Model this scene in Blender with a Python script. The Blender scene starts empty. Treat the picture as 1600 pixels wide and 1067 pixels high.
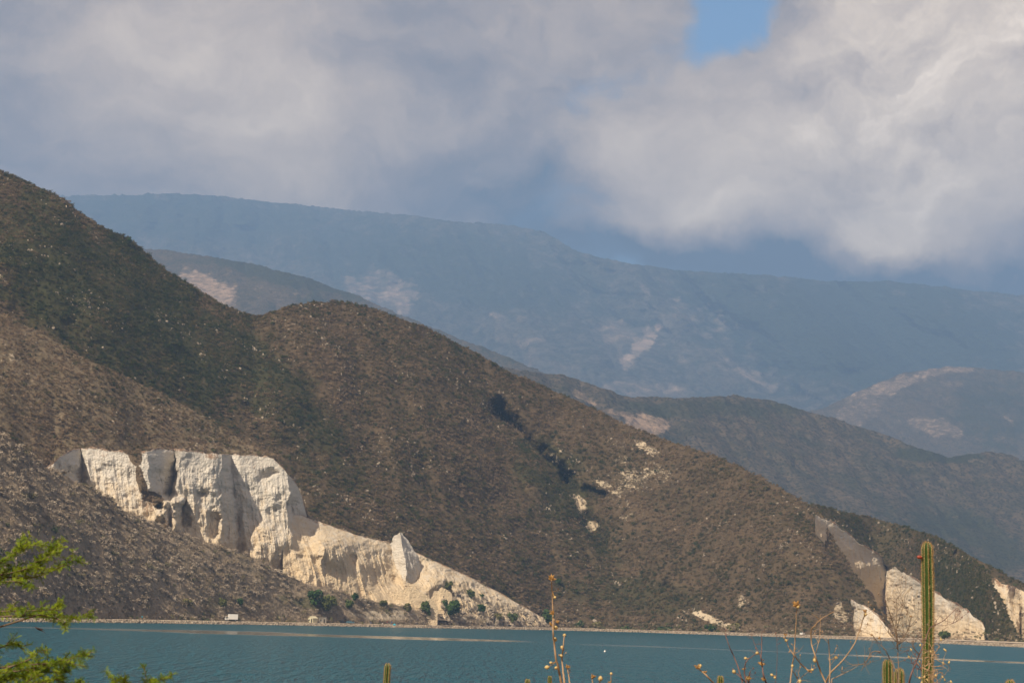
import bpy, bmesh, math, random
import numpy as np
from mathutils import Matrix, Vector, Euler
random.seed(7); RNG = np.random.default_rng(7)
C = bpy.context.scene.collection
SC = bpy.context.scene

# ------------------------------------------------------------------ camera, light, exposure
FPX, CX, CY, HCAM = 3200.0, 800.0, 533.5, 6.0
PITCH, ROLL = math.atan((966 - CY) / FPX), 0.027
F_ = np.array([0, math.cos(PITCH), math.sin(PITCH)])
R0_ = np.array([1.0, 0, 0]); U0_ = np.array([0, -math.sin(PITCH), math.cos(PITCH)])
R_ = math.cos(ROLL) * R0_ + math.sin(ROLL) * U0_
U_ = -math.sin(ROLL) * R0_ + math.cos(ROLL) * U0_
cam_d = bpy.data.cameras.new('camera'); cam = bpy.data.objects.new('camera', cam_d); C.objects.link(cam)
cam.matrix_world = Matrix(((R_[0], U_[0], -F_[0], 0), (R_[1], U_[1], -F_[1], 0), (R_[2], U_[2], -F_[2], HCAM), (0, 0, 0, 1)))
cam_d.sensor_width = 36; cam_d.lens = FPX / 1600 * 36; cam_d.clip_start = 0.1; cam_d.clip_end = 40000
cam_d.dof.use_dof = True; cam_d.dof.focus_distance = 900; cam_d.dof.aperture_fstop = 22.0
SC.camera = cam

SUN_EL, SUN_AZ = math.radians(43), math.radians(34)          # azimuth measured left of "behind the camera"
TOSUN = Vector((-math.sin(SUN_AZ) * math.cos(SUN_EL), -math.cos(SUN_AZ) * math.cos(SUN_EL), math.sin(SUN_EL)))
sun_d = bpy.data.lights.new('sun', 'SUN'); sun = bpy.data.objects.new('sun', sun_d); C.objects.link(sun)
sun_d.energy = 5.0; sun_d.angle = math.radians(0.5); sun_d.color = (1.0, 0.87, 0.69)
sun.rotation_euler = (-TOSUN).to_track_quat('-Z', 'Y').to_euler()
sun.location = (-100, -100, 300)
SC.view_settings.view_transform = 'Standard'; SC.view_settings.look = 'None'
SC.view_settings.exposure = 0.38; SC.view_settings.gamma = 1.0; SC.view_settings.use_curve_mapping = False
SC.cycles.max_bounces = 6; SC.cycles.diffuse_bounces = 2; SC.cycles.glossy_bounces = 2
SC.cycles.volume_bounces = 1; SC.cycles.transparent_max_bounces = 6

HAZE_DENSITY, HAZE_COLOR = 0.95e-4, (0.32, 0.53, 0.90)

def ray(px, py):
    px = np.asarray(px, float); py = np.asarray(py, float)
    d = F_[None] + ((px - CX) / FPX)[..., None] * R_ - ((py - CY) / FPX)[..., None] * U_
    return d
def P(px, py, D):
    """world point seen at photo pixel (px, py) at depth D metres along +Y"""
    px, py, D = np.broadcast_arrays(np.asarray(px, float), np.asarray(py, float), np.asarray(D, float))
    d = F_ + ((px - CX) / FPX)[..., None] * R_ - ((py - CY) / FPX)[..., None] * U_
    p = d * (D / d[..., 1])[..., None]
    p[..., 2] += HCAM
    return p
def KZ(px, py):
    d = F_ + ((np.asarray(px, float) - CX) / FPX)[..., None] * R_ - ((np.asarray(py, float) - CY) / FPX)[..., None] * U_
    return d[..., 2] / d[..., 1]
def rise(px, py, D0, z0, slope):
    """depth at which the ray of (px,py) meets a slope climbing away from (D0,z0)"""
    return (slope * D0 + HCAM - z0) / (slope - KZ(px, py))
def depth_at_z(px, py, z):
    return (z - HCAM) / KZ(px, py)
def interp(x, pts, k=1):
    a = np.array(pts, float)
    return np.interp(x, a[:, 0], a[:, k])
def smooth1(a, n):
    if n < 1: return a
    k = np.exp(-0.5 * (np.arange(-3 * n, 3 * n + 1) / n) ** 2); k /= k.sum()
    return np.convolve(np.pad(a, 3 * n, mode='edge'), k, mode='valid')

# ------------------------------------------------------------------ world: Nishita sky with procedural clouds
def pdir(px, py):
    d = ray(px, py)[0] if np.ndim(px) else (F_ + (px - CX) / FPX * R_ - (py - CY) / FPX * U_)
    return d / np.linalg.norm(d)

class NT:
    def __init__(s, tree): s.t = tree; s.n = tree.nodes; s.l = tree.links
    def add(s, typ, **kw):
        nd = s.n.new(typ)
        for k, v in kw.items(): setattr(nd, k, v)
        return nd
    def put(s, sock, v):
        if isinstance(v, bpy.types.NodeSocket): s.l.new(v, sock)
        elif v is not None:
            if hasattr(sock.default_value, '__len__') and not hasattr(v, '__len__'): v = (v,) * len(sock.default_value)
            if hasattr(v, '__len__') and len(sock.default_value) == 4 and len(v) == 3: v = tuple(v) + (1,)
            sock.default_value = v
    def math(s, op, a, b=None, c=None, clamp=False):
        nd = s.add('ShaderNodeMath', operation=op, use_clamp=clamp)
        s.put(nd.inputs[0], a)
        if b is not None: s.put(nd.inputs[1], b)
        if c is not None: s.put(nd.inputs[2], c)
        return nd.outputs[0]
    def vmath(s, op, a, b=None, scale=None):
        nd = s.add('ShaderNodeVectorMath', operation=op)
        s.put(nd.inputs[0], a)
        if b is not None: s.put(nd.inputs[1], b)
        if scale is not None: s.put(nd.inputs['Scale'], scale)
        return nd.outputs['Value'] if op in ('DISTANCE', 'DOT_PRODUCT', 'LENGTH') else nd.outputs[0]
    def noise(s, vec, scale, detail=4, rough=0.5, dist=0.0, color=False):
        nd = s.add('ShaderNodeTexNoise'); s.put(nd.inputs['Vector'], vec)
        nd.inputs['Scale'].default_value = scale; nd.inputs['Detail'].default_value = detail
        nd.inputs['Roughness'].default_value = rough; nd.inputs['Distortion'].default_value = dist
        return nd.outputs['Color'] if color else nd.outputs['Fac']
    def voro(s, vec, scale, feature='F1', out='Distance', rnd=1.0):
        nd = s.add('ShaderNodeTexVoronoi', feature=feature); s.put(nd.inputs['Vector'], vec)
        nd.inputs['Scale'].default_value = scale; nd.inputs['Randomness'].default_value = rnd
        return nd.outputs[out]
    def mapr(s, v, a, b, c=0.0, d=1.0, smooth=True):
        nd = s.add('ShaderNodeMapRange', interpolation_type='SMOOTHSTEP' if smooth else 'LINEAR')
        s.put(nd.inputs[0], v)
        for i, q in enumerate((a, b, c, d)): s.put(nd.inputs[i + 1], q)
        return nd.outputs[0]
    def mix(s, f, a, b, blend='MIX'):
        nd = s.add('ShaderNodeMix', data_type='RGBA', blend_type=blend)
        s.put(nd.inputs[0], f); s.put(nd.inputs[6], a); s.put(nd.inputs[7], b)
        return nd.outputs[2]
    def ramp(s, f, stops):
        nd = s.add('ShaderNodeValToRGB'); s.put(nd.inputs[0], f)
        e = nd.color_ramp.elements
        while len(e) > 1: e.remove(e[-1])
        e[0].position, e[0].color = stops[0][0], tuple(stops[0][1]) + (1,)
        for p, c in stops[1:]:
            q = e.new(p); q.color = tuple(c) + (1,)
        return nd.outputs[0]
    def attr(s, name, typ='GEOMETRY', out='Fac'):
        return s.add('ShaderNodeAttribute', attribute_name=name, attribute_type=typ).outputs[out]
    def bump(s, h, strength, dist, normal=None):
        nd = s.add('ShaderNodeBump'); s.put(nd.inputs['Height'], h)
        nd.inputs['Strength'].default_value = strength; nd.inputs['Distance'].default_value = dist
        if normal is not None: s.put(nd.inputs['Normal'], normal)
        return nd.outputs[0]

W = bpy.data.worlds.new('World'); SC.world = W; W.use_nodes = True
def build_world():
    t = NT(W.node_tree); t.n.clear()
    out = t.add('ShaderNodeOutputWorld'); bg = t.add('ShaderNodeBackground')
    bg.inputs['Strength'].default_value = 0.1
    sky = t.add('ShaderNodeTexSky', sky_type='NISHITA')
    sky.sun_disc = False; sky.sun_elevation = SUN_EL
    sky.sun_rotation = math.atan2(TOSUN.x, TOSUN.y) % (2 * math.pi)
    sky.air_density = 1.0; sky.dust_density = 0.6; sky.ozone_density = 1.4
    dirv = t.add('ShaderNodeTexCoord').outputs['Generated']
    warp = t.noise(dirv, 5.0, 3, 0.5, color=True)
    warp2 = t.noise(dirv, 19.0, 5, 0.6, color=True)
    wv = t.vmath('ADD', t.vmath('SCALE', t.vmath('SUBTRACT', warp, (0.5, 0.5, 0.5)), scale=0.11), t.vmath('SCALE', t.vmath('SUBTRACT', warp2, (0.5, 0.5, 0.5)), scale=0.055))
    dv = t.vmath('ADD', dirv, wv)
    # flatter in elevation so that the banks lie in layers
    st = t.vmath('MULTIPLY', dv, (1.0, 1.0, 1.7))
    def blob(px, py, r_px, w):
        d = pdir(px, py)
        dist = t.vmath('DISTANCE', dv, tuple(d))
        return t.mapr(dist, r_px / FPX, 0.0, 0.0, w)
    def total(*bs):
        r = bs[0]
        for b in bs[1:]: r = t.math('ADD', r, b)
        return r
    # density
    n1 = t.noise(st, 7.0, 8, 0.58)
    n2 = t.noise(st, 22.0, 6, 0.6)
    dens = t.math('ADD', t.math('MULTIPLY', n1, 0.75), t.math('MULTIPLY', n2, 0.35))
    dens = t.math('ADD', dens, 0.16)
    holes = total(blob(1140, -40, 95, -0.62), blob(1070, 5, 90, -0.42), blob(990, 45, 115, -0.24), blob(900, 130, 160, -0.16))
    banks = total(blob(1450, 150, 420, 0.45), blob(1100, 230, 230, 0.35), blob(300, 130, 620, 0.55), blob(1250, 25, 75, 0.35))
    dens = total(dens, holes, banks)
    cover = t.mapr(dens, 0.30, 0.72)
    # brightness: relief of the same noise taken a step towards the sun, plus broad lit and shaded banks
    L = TOSUN.normalized()
    st2 = t.vmath('ADD', st, (L.x * 0.020, L.y * 0.020, L.z * 0.034))
    r1 = t.math('SUBTRACT', n1, t.noise(st2, 7.0, 8, 0.58))
    r2 = t.math('SUBTRACT', n2, t.noise(st2, 22.0, 6, 0.6))
    rel = t.math('ADD', t.math('MULTIPLY', r1, 1.0), t.math('MULTIPLY', r2, t.math('ADD', blob(1430, 70, 420, 0.75), 0.28)))
    big = t.noise(st, 4.3, 3, 0.5)
    br = t.math('ADD', t.math('MULTIPLY', t.math('SUBTRACT', big, 0.5), 0.5), 0.38)
    br = total(br, rel,
               blob(1480, 60, 380, 0.30), blob(1420, 270, 330, 0.24), blob(1080, 240, 270, 0.28), blob(1150, 335, 190, 0.22), blob(1450, 365, 210, 0.22), blob(970, 300, 150, 0.16), blob(200, 230, 260, 0.10), blob(320, 30, 380, 0.30),
               blob(470, 190, 260, 0.16), blob(620, 30, 240, -0.08), blob(60, 230, 260, -0.10), blob(850, 280, 260, -0.10),
               blob(1640, 490, 190, -0.85), blob(1500, 485, 170, -0.8), blob(1360, 475, 165, -0.8), blob(1220, 470, 165, -0.8), blob(1080, 460, 160, -0.7), blob(950, 425, 140, -0.5), blob(860, 350, 150, -0.22), blob(650, 320, 200, -0.14), blob(250, 290, 240, -0.08),
               t.mapr(t.add('ShaderNodeSeparateXYZ').outputs[2] if False else t.vmath('DOT_PRODUCT', dirv, (0, 0, 1)), 0.16, 0.26, -0.10, 0.0))
    col = t.ramp(br, [(0.0, (0.45, 0.62, 0.95)), (0.30, (3.3, 2.55, 2.15)), (0.55, (6.1, 4.6, 3.35)), (0.8, (9.0, 7.0, 5.0)), (1.0, (12.2, 9.8, 7.3))])
    skc = t.vmath('MULTIPLY', sky.outputs[0], (0.75, 0.95, 1.05))
    res = t.mix(cover, skc, col)
    t.l.new(res, bg.inputs['Color']); t.l.new(bg.outputs[0], out.inputs['Surface'])
build_world()

# ------------------------------------------------------------------ numpy noise
def vnoise(p, seed=0):
    p = np.asarray(p, float); i = np.floor(p).astype(np.int64); f = p - i
    u = f * f * f * (f * (f * 6 - 15) + 10)
    def h(a, b, c):
        n = (a * 374761393 + b * 668265263 + c * 1274126177 + seed * 974634777) & 0xFFFFFFFF
        n = ((n ^ (n >> 13)) * 1274126177) & 0xFFFFFFFF
        n = ((n ^ (n >> 16)) * 2246822519) & 0xFFFFFFFF
        return ((n ^ (n >> 15)) & 0xFFFFFF) / float(0xFFFFFF)
    x, y, z = i[..., 0], i[..., 1], i[..., 2]
    ux, uy, uz = u[..., 0], u[..., 1], u[..., 2]
    def lx(b, c): return h(x, b, c) * (1 - ux) + h(x + 1, b, c) * ux
    a = lx(y, z) * (1 - uy) + lx(y + 1, z) * uy
    b = lx(y, z + 1) * (1 - uy) + lx(y + 1, z + 1) * uy
    return (a * (1 - uz) + b * uz) * 2 - 1
def fbm(p, oct=4, seed=0, gain=0.5):
    p = np.asarray(p, float); r = 0; a = 1.0; s = 0
    for o in range(oct):
        r = r + a * vnoise(p * (2.03 ** o) + 17.3 * o, seed + o); s += a; a *= gain
    return r / s
def ridged(p, oct=4, seed=0):
    p = np.asarray(p, float); r = 0; a = 1.0; s = 0
    for o in range(oct):
        r = r + a * (1 - 2 * np.abs(vnoise(p * (2.03 ** o) + 31.7 * o, seed + o))); s += a; a *= 0.5
    return r / s

# ------------------------------------------------------------------ object helpers
def tag(o, label=None, cat=None, group=None, kind=None):
    if label: o['label'] = label
    if cat: o['category'] = cat
    if group: o['group'] = group
    if kind: o['kind'] = kind
    return o
def empty(name, loc, rz=0.0, scale=1.0):
    o = bpy.data.objects.new(name, None); C.objects.link(o)
    o.location = loc; o.rotation_euler = (0, 0, rz); o.scale = (scale,) * 3; o.empty_display_size = 0.2
    return o
def link(name, me, mats=None, parent=None):
    o = bpy.data.objects.new(name, me); C.objects.link(o)
    if mats is not None and not me.materials:
        for m in (mats if isinstance(mats, (list, tuple)) else [mats]): me.materials.append(m)
    if parent: o.parent = parent
    return o
def np_mesh(name, V, Fq, smooth=True, attrs=None):
    """V (N,3); Fq (M,4) or (M,3)"""
    me = bpy.data.meshes.new(name); V = np.ascontiguousarray(V, np.float32); Fq = np.ascontiguousarray(Fq, np.int32)
    me.vertices.add(len(V)); me.vertices.foreach_set('co', V.ravel())
    k = Fq.shape[1]
    me.loops.add(Fq.size); me.loops.foreach_set('vertex_index', Fq.ravel())
    me.polygons.add(len(Fq)); me.polygons.foreach_set('loop_start', np.arange(0, Fq.size, k, dtype=np.int32))
    me.polygons.foreach_set('loop_total', np.full(len(Fq), k, np.int32))
    me.update(calc_edges=True)
    me.polygons.foreach_set('use_smooth', np.full(len(Fq), smooth, bool))
    for n, a in (attrs or {}).items():
        at = me.attributes.new(n, 'FLOAT', 'POINT'); at.data.foreach_set('value', np.ascontiguousarray(a, np.float32).ravel())
    me.validate()
    return me
def grid_faces(nu, nv):
    i = np.arange(nu * nv).reshape(nv, nu)
    return np.stack([i[:-1, :-1], i[:-1, 1:], i[1:, 1:], i[1:, :-1]], -1).reshape(-1, 4)
class MB:
    """collects primitives, links them as one mesh object"""
    def __init__(s): s.v = []; s.f = []; s.m = []
    def add(s, vs, fs, m=0):
        b = len(s.v); s.v += [tuple(v) for v in vs]; s.f += [tuple(b + i for i in f) for f in fs]; s.m += [m] * len(fs)
        return s
    def box(s, x0, x1, y0, y1, z0, z1, m=0, tx=0.0, ty=0.0):
        v = [(x0, y0, z0), (x1, y0, z0), (x1, y1, z0), (x0, y1, z0),
             (x0 + tx, y0 + ty, z1), (x1 - tx, y0 + ty, z1), (x1 - tx, y1 - ty, z1), (x0 + tx, y1 - ty, z1)]
        return s.add(v, [(3, 2, 1, 0), (4, 5, 6, 7), (0, 1, 5, 4), (1, 2, 6, 5), (2, 3, 7, 6), (3, 0, 4, 7)], m)
    def prism(s, prof, y0, y1, m=0, inset=None):
        n = len(prof)
        v = [(x, y0 + (inset[i] if inset else 0), z) for i, (x, z) in enumerate(prof)] + [(x, y1 - (inset[i] if inset else 0), z) for i, (x, z) in enumerate(prof)]
        return s.add(v, [tuple(range(n)), tuple(range(2 * n - 1, n - 1, -1))] + [(i, i + n, (i + 1) % n + n, (i + 1) % n) for i in range(n)], m)
    def tube(s, pts, rad, n=6, m=0, cap=True):
        pts = [Vector(p) for p in pts]; rings = []
        up = Vector((0, 0, 1))
        for i, p in enumerate(pts):
            d = (pts[min(i + 1, len(pts) - 1)] - pts[max(i - 1, 0)])
            if d.length < 1e-9: d = Vector((0, 0, 1))
            d.normalize()
            a = d.cross(Vector((0.31, 0.95, 0.05)) if abs(d.y) < 0.9 else Vector((1, 0, 0))).normalized(); b = d.cross(a)
            r = rad[i] if hasattr(rad, '__len__') else rad
            rings.append([p + (a * math.cos(2 * math.pi * k / n) + b * math.sin(2 * math.pi * k / n)) * r for k in range(n)])
        v = [q for r in rings for q in r]; f = []
        for i in range(len(rings) - 1):
            for k in range(n): f.append((i * n + k, i * n + (k + 1) % n, (i + 1) * n + (k + 1) % n, (i + 1) * n + k))
        if cap: f += [tuple(range(n - 1, -1, -1)), tuple(range((len(rings) - 1) * n, len(rings) * n))]
        return s.add(v, f, m)
    def lathe(s, prof, origin, axis, n=8, m=0):
        """prof: (t along axis, radius)"""
        o = Vector(origin); d = Vector(axis)
        return s.tube([o + d * t for t, r in prof], [max(r, 1e-4) for t, r in prof], n, m)
    def mesh(s, name, smooth=False):
        me = bpy.data.meshes.new(name); me.from_pydata(s.v, [], s.f)
        if max(s.m + [0]) > 0: me.polygons.foreach_set('material_index', s.m)
        if smooth: me.polygons.foreach_set('use_smooth', [True] * len(s.f))
        me.update(); return me
    def build(s, name, mats, parent=None, smooth=False):
        return link(name, s.mesh(name, smooth), mats, parent)

# ------------------------------------------------------------------ materials
def mat(name):
    m = bpy.data.materials.new(name); m.use_nodes = True
    t = NT(m.node_tree); b = m.node_tree.nodes['Principled BSDF']; b.inputs['Roughness'].default_value = 0.9
    b.inputs['Specular IOR Level'].default_value = 0.2
    return m, t, b
def simple(name, col, rough=0.7, var=0.15, scale=8.0, metal=0.0, spec=0.3, bump=0.0):
    m, t, b = mat(name)
    co = t.add('ShaderNodeTexCoord').outputs['Object']
    n = t.noise(co, scale, 4, 0.6)
    t.put(b.inputs['Base Color'], t.mix(n, tuple(c * (1 - var) for c in col), tuple(min(1, c * (1 + var)) for c in col)))
    b.inputs['Roughness'].default_value = rough; b.inputs['Metallic'].default_value = metal
    b.inputs['Specular IOR Level'].default_value = spec
    if bump: t.put(b.inputs['Normal'], t.bump(n, bump, 0.02))
    return m

def hill_material(name, soil, veg, green, pale, speck=0.0, speck_size=5.0, bumpd=1.0, nscale=1.0, edge=(0.42, 0.72)):
    m, t, b = mat(name)
    pos = t.add('ShaderNodeNewGeometry').outputs['Position']
    n_big = t.noise(pos, 0.012, 5, 0.6); n_mid = t.noise(pos, 0.08 * nscale, 6, 0.65); n_fine = t.noise(pos, 0.6, 4, 0.6)
    col = t.mix(t.mapr(n_mid, 0.38, 0.62), soil, veg)
    gr = t.math('ADD', t.attr('green'), t.math('MULTIPLY', t.math('SUBTRACT', n_big, 0.5), 1.2))
    col = t.mix(t.mapr(gr, 0.25, 0.85), col, green)
    col = t.mix(t.mapr(n_fine, 0.3, 0.7, 0.0, 0.45), col, tuple(c * 0.55 for c in veg))
    if speck:
        v = t.voro(t.vmath('ADD', pos, t.vmath('SCALE', t.noise(pos, 0.3, 2, 0.5, color=True), scale=3.0)), 1.0 / speck_size)
        col = t.mix(t.mapr(v, 0.25, 0.55, speck, 0.0), col, tuple(c * 0.4 for c in green))
    ba = t.math('ADD', t.math('MULTIPLY', t.attr('bare'), 0.85), t.math('MULTIPLY', t.math('SUBTRACT', n_mid, 0.5), 1.3))
    ba = t.math('ADD', ba, t.math('MULTIPLY', t.math('SUBTRACT', n_fine, 0.5), 0.9))
    pc = t.mix(n_mid, tuple(c * 0.75 for c in pale), tuple(min(1, c * 1.2) for c in pale))
    col = t.mix(t.mapr(ba, edge[0], edge[1]), col, pc)
    t.put(b.inputs['Base Color'], col)
    t.put(b.inputs['Normal'], t.bump(t.math('ADD', n_fine, t.math('MULTIPLY', n_mid, 2.0)), 0.8, bumpd))
    b.inputs['Specular IOR Level'].default_value = 0.05
    return m
M = {}
M['hill_near'] = hill_material('scrub_hill_near', (0.22, 0.17, 0.11), (0.155, 0.12, 0.072), (0.10, 0.092, 0.04), (0.50, 0.41, 0.30))
M['hill_toe'] = hill_material('scrub_hill_grey', (0.32, 0.25, 0.175), (0.22, 0.175, 0.12), (0.13, 0.12, 0.06), (0.50, 0.42, 0.31))
M['hill_main'] = hill_material('scrub_hill_main', (0.12, 0.085, 0.05), (0.078, 0.058, 0.033), (0.05, 0.051, 0.02), (0.50, 0.41, 0.29))
M['hill_far'] = hill_material('scrub_hill_far', (0.14, 0.105, 0.065), (0.075, 0.06, 0.038), (0.045, 0.05, 0.025), (0.38, 0.27, 0.19), 0.8, 7.0, 3.0, nscale=0.6, edge=(0.36, 0.85))
M['mountain'] = hill_material('mountain_slope', (0.17, 0.145, 0.115), (0.06, 0.06, 0.045), (0.035, 0.05, 0.03), (0.50, 0.37, 0.28), 0.6, 24.0, 10.0, nscale=0.13, edge=(0.26, 1.0))

def cliff_material():
    m, t, b = mat('chalk_cliff')
    pos = t.add('ShaderNodeNewGeometry').outputs['Position']
    sc = t.vmath('MULTIPLY', pos, (1.0, 0.6, 0.28))
    streak = t.noise(sc, 0.35, 6, 0.65); fine = t.noise(pos, 1.1, 5, 0.65); strat = t.noise(t.vmath('MULTIPLY', pos, (0.12, 0.12, 1.0)), 0.5, 4, 0.6)
    white, cream, tan = (0.74, 0.685, 0.60), (0.76, 0.605, 0.405), (0.46, 0.34, 0.22)
    wv = t.math('ADD', t.attr('warm'), t.math('MULTIPLY', t.math('SUBTRACT', streak, 0.5), 0.9))
    col = t.mix(t.mapr(wv, 0.25, 0.75), white, cream)
    col = t.mix(t.mapr(streak, 0.58, 0.78, 0, 0.45), col, tan)
    col = t.mix(t.mapr(strat, 0.55, 0.75, 0, 0.22), col, tan)
    sv = t.math('ADD', t.attr('stain'), t.math('MULTIPLY', t.math('SUBTRACT', fine, 0.5), 0.7))
    sv = t.math('ADD', sv, t.math('MULTIPLY', t.math('SUBTRACT', streak, 0.5), 0.9))
    col = t.mix(t.mapr(sv, 0.35, 0.7), col, t.mix(fine, (0.40, 0.22, 0.12), (0.30, 0.20, 0.13)))
    bv = t.math('ADD', t.attr('bare'), t.math('MULTIPLY', t.math('SUBTRACT', fine, 0.5), 0.6))
    col = t.mix(t.mapr(bv, 0.4, 0.65), col, (0.17, 0.125, 0.08))
    t.put(b.inputs['Base Color'], col)
    t.put(b.inputs['Normal'], t.bump(t.math('ADD', t.math('ADD', fine, streak), t.math('MULTIPLY', strat, 0.6)), 1.0, 1.6))
    b.inputs['Specular IOR Level'].default_value = 0.05
    return m
M['cliff'] = cliff_material()

def scrub_material(name, stops, by_tint=True):
    m, t, b = mat(name)
    oi = t.add('ShaderNodeObjectInfo').outputs['Random']
    pos = t.add('ShaderNodeNewGeometry').outputs['Position']
    f = t.math('ADD', t.attr('tint', 'INSTANCER'), t.math('MULTIPLY', t.math('SUBTRACT', oi, 0.5), 0.7)) if by_tint else oi
    f = t.math('ADD', f, t.math('MULTIPLY', t.math('SUBTRACT', t.noise(pos, 1.2, 2, 0.5), 0.5), 0.35))
    t.put(b.inputs['Base Color'], t.ramp(f, stops))
    b.inputs['Specular IOR Level'].default_value = 0.05
    return m
M['scrub'] = scrub_material('dry_scrub', [(0.0, (0.25, 0.18, 0.115)), (0.28, (0.165, 0.115, 0.064)), (0.52, (0.112, 0.088, 0.040)), (0.78, (0.076, 0.072, 0.027)), (1.0, (0.042, 0.053, 0.019))])
M['scrub_grey'] = scrub_material('grey_scrub', [(0.0, (0.40, 0.33, 0.25)), (0.28, (0.33, 0.26, 0.19)), (0.52, (0.25, 0.195, 0.125)), (0.78, (0.16, 0.145, 0.065)), (1.0, (0.075, 0.09, 0.034))])
M['scrub_thing'] = scrub_material('dry_scrub_near', [(0.0, (0.42, 0.35, 0.27)), (0.45, (0.33, 0.265, 0.195)), (0.75, (0.245, 0.195, 0.12)), (1.0, (0.14, 0.135, 0.06))], False)
M['leaf_dark'] = scrub_material('dark_green_leaf', [(0.0, (0.035, 0.07, 0.02)), (0.6, (0.06, 0.095, 0.027)), (1.0, (0.09, 0.115, 0.035))], False)
M['leaf_olive'] = scrub_material('olive_leaf', [(0.0, (0.08, 0.10, 0.03)), (0.6, (0.13, 0.13, 0.045)), (1.0, (0.17, 0.15, 0.06))], False)
M['bark'] = simple('bark', (0.12, 0.085, 0.06), 0.9, 0.4, 20)
def rock_material():
    m, t, b = mat('pale_rock')
    pos = t.add('ShaderNodeNewGeometry').outputs['Position']
    oi = t.add('ShaderNodeObjectInfo').outputs['Random']
    n = t.noise(pos, 1.5, 4, 0.6)
    c = t.mix(oi, (0.34, 0.28, 0.21), (0.15, 0.12, 0.09))
    t.put(b.inputs['Base Color'], t.mix(t.mapr(n, 0.45, 0.75), c, (0.42, 0.36, 0.285)))
    t.put(b.inputs['Normal'], t.bump(n, 0.6, 0.2))
    return m
M['rock'] = rock_material()
def dirt_material(name, a, bcol):
    m, t, b = mat(name)
    pos = t.add('ShaderNodeNewGeometry').outputs['Position']
    n = t.noise(pos, 0.35, 6, 0.65)
    t.put(b.inputs['Base Color'], t.mix(t.mapr(n, 0.35, 0.65), a, bcol))
    t.put(b.inputs['Normal'], t.bump(t.noise(pos, 2.0, 4, 0.6), 0.6, 0.2))
    return m
M['bank'] = dirt_material('shore_bank', (0.34, 0.26, 0.18), (0.16, 0.12, 0.085))
M['road'] = dirt_material('dirt_road', (0.50, 0.41, 0.31), (0.40, 0.32, 0.235))
M['soil'] = dirt_material('near_soil', (0.20, 0.15, 0.10), (0.12, 0.09, 0.06))

def water_material():
    m, t, b = mat('lake_water')
    pos = t.add('ShaderNodeNewGeometry').outputs['Position']
    b.inputs['IOR'].default_value = 1.33; t.put(b.inputs['Specular IOR Level'], t.mapr(t.attr('slick'), 0.2, 0.6, 0.22, 0.55))
    big = t.noise(pos, 0.02, 4, 0.6); rip = t.noise(t.vmath('MULTIPLY', pos, (0.8, 0.085, 1.0)), 1.0, 4, 0.65)
    c1 = t.mix(big, (0.004, 0.104, 0.152), (0.008, 0.122, 0.172))
    t.put(b.inputs['Base Color'], c1)
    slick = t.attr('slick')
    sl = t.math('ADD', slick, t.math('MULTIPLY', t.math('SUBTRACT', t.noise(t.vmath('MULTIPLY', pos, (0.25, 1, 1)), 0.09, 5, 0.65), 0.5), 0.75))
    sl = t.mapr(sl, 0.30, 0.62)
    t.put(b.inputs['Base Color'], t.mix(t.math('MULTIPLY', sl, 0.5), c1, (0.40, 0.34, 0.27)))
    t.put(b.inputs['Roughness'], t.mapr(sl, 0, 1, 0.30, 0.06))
    st = t.vmath('MULTIPLY', pos, (0.55, 0.22, 1.0))
    h = t.math('ADD', t.noise(st, 2.2, 3, 0.6), t.math('MULTIPLY', t.noise(st, 0.35, 3, 0.6), 2.5))
    h = t.math('ADD', h, t.math('MULTIPLY', rip, 8.0))
    bp = t.add('ShaderNodeBump'); t.put(bp.inputs['Height'], h)
    t.put(bp.inputs['Strength'], t.mapr(sl, 0, 1, 1.0, 0.06)); bp.inputs['Distance'].default_value = 0.9
    t.put(b.inputs['Normal'], bp.outputs[0])
    return m
M['water'] = water_material()

# ------------------------------------------------------------------ shoreline
WATERLINE = [(-500, 966), (-200, 968.5), (0, 971), (120, 972), (250, 973.5), (400, 975.7), (480, 977.2), (680, 981), (860, 984), (1000, 987.5), (1200, 994),
             (1330, 998.5), (1430, 1003), (1600, 1011), (1800, 1021), (2100, 1037)]
def shoreD(px):
    px = np.asarray(px, float)
    return depth_at_z(px, interp(px, WATERLINE), 0.0)
def innerD(px):
    px = np.asarray(px, float)
    return shoreD(px) + np.interp(px, [1100, 1250, 1330, 1430, 1600, 1800], [14, 25, 70, 125, 165, 180])
BANKZ = 1.3

# ------------------------------------------------------------------ pixel-referenced masks
def blobs(px, py, lst, seed=3, rough=0.5):
    """soft patches (cx, cy, rx, ry, angle_deg, weight) with ragged edges"""
    r = np.zeros_like(px)
    n = fbm(np.stack([px / 17, py / 17, px * 0], -1), 4, seed)
    for cx, cy, rx, ry, an, w in lst:
        a = math.radians(an); dx, dy = px - cx, py - cy
        u = (dx * math.cos(a) + dy * math.sin(a)) / rx; v = (-dx * math.sin(a) + dy * math.cos(a)) / ry
        d = np.sqrt(u * u + v * v) + rough * n
        r = np.maximum(r, w * np.clip((1.15 - d) / 0.5, 0, 1))
    return r

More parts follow.
